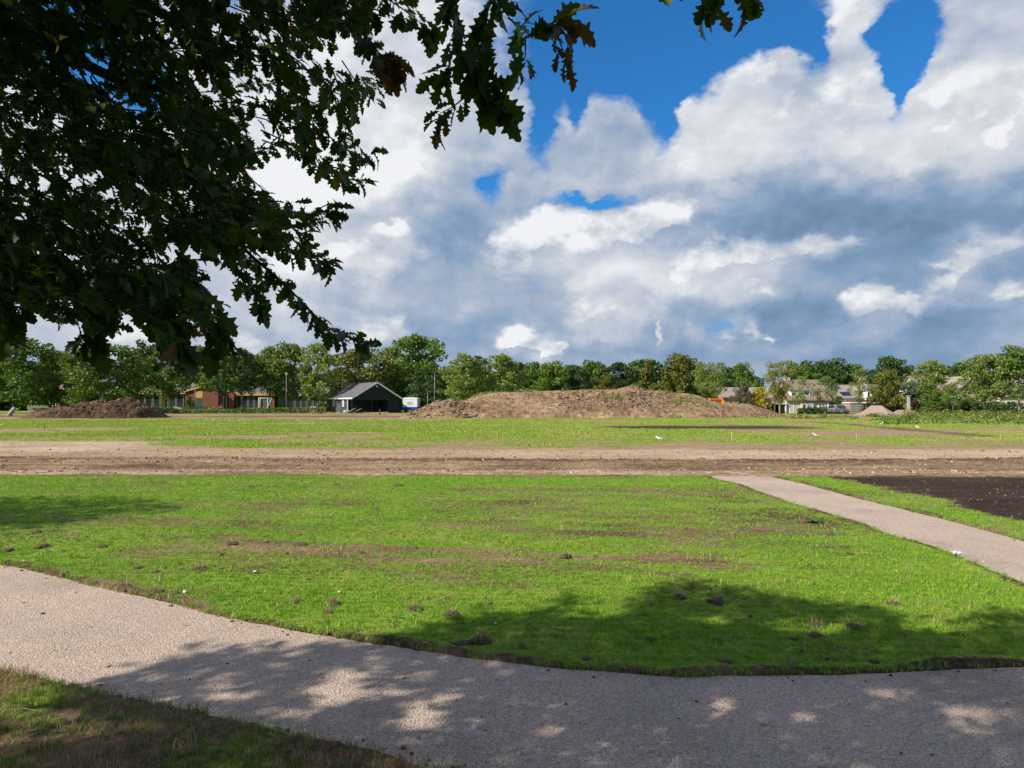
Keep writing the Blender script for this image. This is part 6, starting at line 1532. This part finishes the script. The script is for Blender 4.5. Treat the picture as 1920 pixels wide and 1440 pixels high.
# ------------------------------------------------------------------ birds
M_GULLW = mat("gull_white", (.80, .80, .79), .8); M_GULLG = mat("gull_grey_wing", (.42, .44, .47), .8); M_BEAK = mat("gull_yellow", (.62, .38, .05), .5); M_CROW = mat("crow_black", (.014, .014, .018), .6)
def bird(px, py, face, label, crow=False, low=False, Y=None, s=1.0):
    g = G(px, py); 
    if Y: g = Vector((P(px, py, Y).x, Y, P(px, py, Y).z))
    z0 = g.z if Y else float(site_z(np.array([g.x]), np.array([g.y]))[0])
    root = empty("crow" if crow else "gull", (g.x, g.y, z0), face); s *= .58; root.scale = (s, s, s)
    hgt = .10 if low else .17
    rings = [(-.27, .02, .012), (-.20, .035, .030), (-.10, .075, .062), (.0, .095, .080), (.08, .085, .075), (.14, .06, .058), (.175, .05, .045), (.20, .048, .046), (.235, .046, .048), (.265, .028, .03), (.275, .01, .01)]
    zc = [.06, .07, .09, .10, .125, .17, .215, .245, .262, .262, .262]
    V = []; F = []; n = 10
    for (x, ry, rz), z in zip(rings, zc):
        for k in range(n): a = 2 * math.pi * k / n; V.append((x, ry * math.cos(a), hgt + z - .02 + rz * math.sin(a)))
    for i in range(len(rings) - 1):
        for k in range(n): F.append((i * n + k, i * n + (k + 1) % n, (i + 1) * n + (k + 1) % n, (i + 1) * n + k))
    F += [tuple(range(n - 1, -1, -1)), tuple(range((len(rings) - 1) * n, len(rings) * n))]
    MB().add(V, F).build("body", M_CROW if crow else M_GULLW, root, True)
    for s_ in (-1, 1):
        w = MB(); w.add([(.09, s_ * .085, hgt + .14), (-.05, s_ * .102, hgt + .15), (-.30, s_ * .045, hgt + .075), (-.12, s_ * .103, hgt + .06), (.05, s_ * .098, hgt + .05), (.0, s_ * .085, hgt + .10)], [(0, 1, 5), (1, 2, 3), (1, 3, 4, 5), (0, 5, 4)]); w.build("wing", M_CROW if crow else M_GULLG, root)
        if not low: MB().tube([(.01, s_ * .035, hgt + .03), (.0, s_ * .035, .01), (.04, s_ * .04, .004)], [.009, .006, .006], 5).build("leg", M_CROW if crow else M_BEAK, root)
    V, F = lathe([(.014, 0), (.010, .03), (.003, .055)], 6); o = MB().add(V, F).build("beak", M_CROW if crow else M_BEAK, root, True, (.268, 0, hgt + .238)); o.rotation_euler = (0, math.pi / 2 + .15, 0)
    tag(root, label, "crow" if crow else "gull", None if crow else "gulls standing on the site")
bird(1236, 829, 2.5, "white gull standing nearest, below the middle of the mound"); bird(1530, 820, 2.9, "white gull crouching on the grass below the gabled house", low=True); bird(1721, 806, 1.9, "plump white gull on the brown strip at right"); bird(1653, 797, .3, "white gull far back near the gravel heap", low=True); bird(2, 800, .1, "white gull cut by the left edge of the picture", low=True)
bird(976, 733.5, .6, "white gull on top of the mound", Y=83.0); bird(1683, 800, .2, "dark crow on the grass left of the plump gull", crow=True)

# ------------------------------------------------------------------ clods, litter and plants on the lawn
M_CLOD = mat("turf_clod", (.21, .14, .085), .95, var=.55, vscale=28, bump=.9, bscale=45); M_LITTER = mat("white_litter", (.72, .76, .78), .6); M_PEB = mat("pale_pebble", (.62, .60, .55), .7, var=.15, vscale=30)
CLODM = []
for s in range(6):
    r = np.random.default_rng(70 + s); bm = bmesh.new(); bmesh.ops.create_icosphere(bm, subdivisions=3, radius=.5)
    co = np.array([v.co for v in bm.verts]); nn = fbm(co[:, 0] + 9 * s, co[:, 1], 2.3, 4, s, .65, co[:, 2]) - .5; n2 = fbm(co[:, 0] + 9 * s, co[:, 1], 8.0, 2, s + 5, .6, co[:, 2]) - .5
    for v, a, b_ in zip(bm.verts, nn, n2): v.co = v.co * (1 + 1.3 * a + .45 * b_); v.co.z = v.co.z * .55 + .12
    me = bpy.data.meshes.new("clod"); bm.to_mesh(me); bm.free(); me.materials.append(M_CLOD); CLODM.append(me)
ROOTM = [tuft("clod_roots", 26, .5, 1.1, .035, .45, .93, M_STRAW, 200 + s) for s in range(3)] + [tuft("clod_roots_low", 26, .5, 1.0, .035, .5, .985, M_STRAW, 210 + s) for s in range(2)]
CLODS = [(68, 1001, 22), (15, 1035, 26), (79, 1029, 28), (192, 1028, 20), (258, 1068, 22), (290, 1077, 20), (375, 1071, 32), (341, 1071, 13), (410, 1042, 22), (436, 1022, 22), (499, 1009, 17), (499, 1019, 13), (558, 1132, 22), (625, 1136, 34), (616, 1152, 22), (525, 1079, 13), (158, 1088, 24), (233, 1106, 36), (293, 1115, 34),
    (561, 1024, 26), (678, 1039, 15), (630, 911, 16), (746, 913, 24), (864, 922, 17), (704, 957, 15), (1057, 986, 13), (1059, 1048, 30), (1285, 994, 11), (778, 1148, 36), (846, 1156, 32), (740, 1180, 24), (861, 1214, 38), (899, 1208, 46), (768, 1205, 22),
    (1270, 1124, 36), (1343, 1133, 38), (1678, 1137, 30), (1530, 1177, 34), (1607, 1184, 44), (1530, 1197, 30), (1487, 1202, 22), (1697, 1197, 20), (1421, 1177, 18), (1219, 1203, 20), (1346, 1206, 22), (1779, 1169, 18), (1362, 1247, 34), (1484, 1253, 34), (1546, 1239, 22), (1439, 1133, 16), (1410, 1070, 12), (1000, 1100, 12), (950, 1010, 12), (580, 820, 9), (578, 1090, 12), (420, 1128, 16), (980, 1218, 22), (1100, 1240, 24), (1640, 1245, 24)]
CL_LAB = {(375, 1071): "dark crumbly clod near the path, right of two small clods on left lawn", (233, 1106): "flat dark clod at the path's edge on the left", (293, 1115): "shaggy clod with roots at path edge left of the white pebbles", (625, 1136): "large dark clod left of the shadow on lawn", (616, 1152): "small pale root clod touching the large dark clod", (778, 1148): "flat straw-topped clod left of the shaggy one by the shadow", (846, 1156): "shaggy upright clod at the tip of lawn shadow", (899, 1208): "biggest rooty clod at the path's edge where shade begins", (861, 1214): "dark clod beside the biggest rooty clod at path edge", (1270, 1124): "round dark clod at the top rim of the tree shadow", (1343, 1133): "flat dark clod just right of the round dark clod", (1607, 1184): "shaggy straw clod with long pale roots in the shade", (1530, 1177): "reddish clod in a sunlit gap of the shade", (1678, 1137): "brown clod on the shadow's upper rim at right", (1059, 1048): "pair-like straw clod on the bare streak in mid lawn", (746, 913): "straw covered clod close to the dirt track", (558, 1132): "upright clod left of the large dark clod", (1697, 1197): "dark upright clod in the shade at right", (1530, 1197): "rooty clod just below the reddish one in shade", (410, 1042): "pale rooty clod in mid left lawn"}
ORD = "first second third fourth fifth sixth seventh eighth ninth tenth eleventh twelfth thirteenth fourteenth fifteenth sixteenth".split()
def clod_zone(px, py): return "in the tree's shadow" if (py > 1120 and px > 950) else ("on the left lawn" if px < 560 else "on the sunny middle lawn")
def build_clods():
    k = 0
    zones = {}
    for (px, py, w) in CLODS:
        if (px, py) not in CL_LAB and py > 880: zones.setdefault(clod_zone(px, py), []).append((px, py))
    for z_ in zones: zones[z_].sort()
    for (px, py, w) in CLODS:
        g = G(px, py); on_site = g.y > 15.2; s = w / FPX * g.y * 1.05
        z = float(site_z(np.array([g.x]), np.array([g.y]))[0]) if on_site else .012
        root = empty("turf_clod", (g.x, g.y, z), rnd.uniform(0, 6.28))
        c = link("earth", CLODM[k % 6], root); c.scale = (s * .85, s * .65, s * .5)
        if k % 3 != 1 or w > 30: rt = link("roots", ROOTM[k % 5], root, (0, 0, s * .10)); rt.scale = (s * .62, s * .62, s * .55)
        lab = CL_LAB.get((px, py))
        if lab is None:
            if on_site: lab = "small dark clod at the foot of a thin stake on the site"
            else: zn = clod_zone(px, py); lab = "small plain clod of earth %s, %s of these from the left" % (zn, ORD[zones[zn].index((px, py))])
        tag(root, lab, "turf clod", "clods of turf on the lawn"); k += 1
    for (px, py, w, m, nm, lab) in [(478, 1077, 10, M_PEB, "pebble", "white pebble in mid left lawn"), (343, 1126, 9, M_PEB, "pebble", "white pebble at the path's edge under a flat one"), (347, 1116, 13, M_PEB, "pebble", "flat pale pebble just above the path edge"), (44, 1057, 10, M_PEB, "pebble", "pale pebble at the path's edge by the left border"), (636, 1115, 8, M_PEB, "pebble", "bluish white pebble above the large dark clod"), (929, 1175, 9, M_PEB, "pebble", "white pebble at the left of the lawn shadow"), (1400, 950, 5, M_PEB, "pebble", "tiny white pebble near the far footpath")]:
        g = G(px, py); s = w * .7 / FPX * g.y; o = link(nm, rock(nm, m, px, .7)); o.scale = (s, s, s); o.location = (g.x, g.y, .02 + s * .2); o.rotation_euler = (0, 0, rnd.uniform(0, 6)); tag(o, lab, "pebble", "pale pebbles on the lawn")
    def scrap(px, py, w, lab, up):
        g = G(px, py); s = w / FPX * g.y; r = random.Random(px); b = bmesh.new(); bmesh.ops.create_grid(b, x_segments=5, y_segments=5, size=.5)
        for v in b.verts: v.co.z = r.uniform(0, .35) + .1; v.co.x += r.uniform(-.06, .06); v.co.y *= .6
        me = bpy.data.meshes.new("litter"); bmesh.ops.solidify(b, geom=b.faces[:], thickness=.03); b.to_mesh(me); b.free(); me.materials.append(M_LITTER)
        o = link("paper_scrap", me); o.scale = (s, s, s); o.location = (g.x, g.y, .03); o.rotation_euler = (up, 0, .4); tag(o, lab, "litter", "scraps of white litter")
    scrap(1792, 1046, 17, "crumpled white scrap of litter at the far footpath's edge", .1); scrap(237, 1324, 15, "white scrap of paper in the verge at near left", .9)
    # a dock plant by the far path
    g = G(1525, 982); root = empty("dock_plant", (g.x, g.y, .01)); tag(root, "dark green leafy weed alone on the lawn near the far footpath", "plant", )
    md = leafmat("dock_leaf", [(0, (.03, .10, .03)), (1, (.06, .16, .05))], .2); V, F = leaf_shape('low', .5, 3)
    me = mesh_np("leaf", V * np.array([1.3, 1, 1]), F, md)
    for k in range(11): o = link("leaf", me, root); o.scale = (.14, .14, .14); o.rotation_euler = (rnd.uniform(.1, .7), 0, k * .57)
    # dead sticks in the verge
    for k, (a, c, lab) in enumerate([((350, 1352, 2.0), (372, 1440, 1.0), "thin bleached twig curving through the verge at the bottom"), ((72, 1424, 1), (86, 1385, 1), "short pale straw stalk in the bottom left verge"), ((205, 1355, 1), (206, 1325, 1), "upright dry stalk beside the white paper scrap"), ((0, 1345, 1), (78, 1346, 1), "straight pale stalk lying at the left edge of the verge")]):
        p, q = G(a[0], a[1]), G(c[0], c[1]); m_ = (p + q) / 2 + Vector((.012, 0, 0)); p.z = q.z = .03; m_.z = .05
        o = MB().tube([p - p, (m_ - p), (q - p)], [.0022, .002, .0014], 5).build("dry_stalk", M_WOOD, None, loc=tuple(p)); tag(o, lab, "stalk", "dry stalks in the verge")
build_clods()
def flowers():
    r = np.random.default_rng(12); n = 420; Y = r.uniform(44, 60, n); px = np.where(r.random(n) < .6, r.normal(410, 40, n), r.normal(620, 60, n)); X = (px - 960) / FPX * Y
    V, F = leaf_quads(np.stack([X, Y, r.uniform(.18, .34, n)], 1), .028, 3, 1.5); tag(link("wild_flowers", mesh_np("wild_flowers", V, F, mat("white_petals", (.75, .75, .72), .8))), "tiny white wild flowers in the grass before school and barn", "flowers", kind="stuff")
flowers()
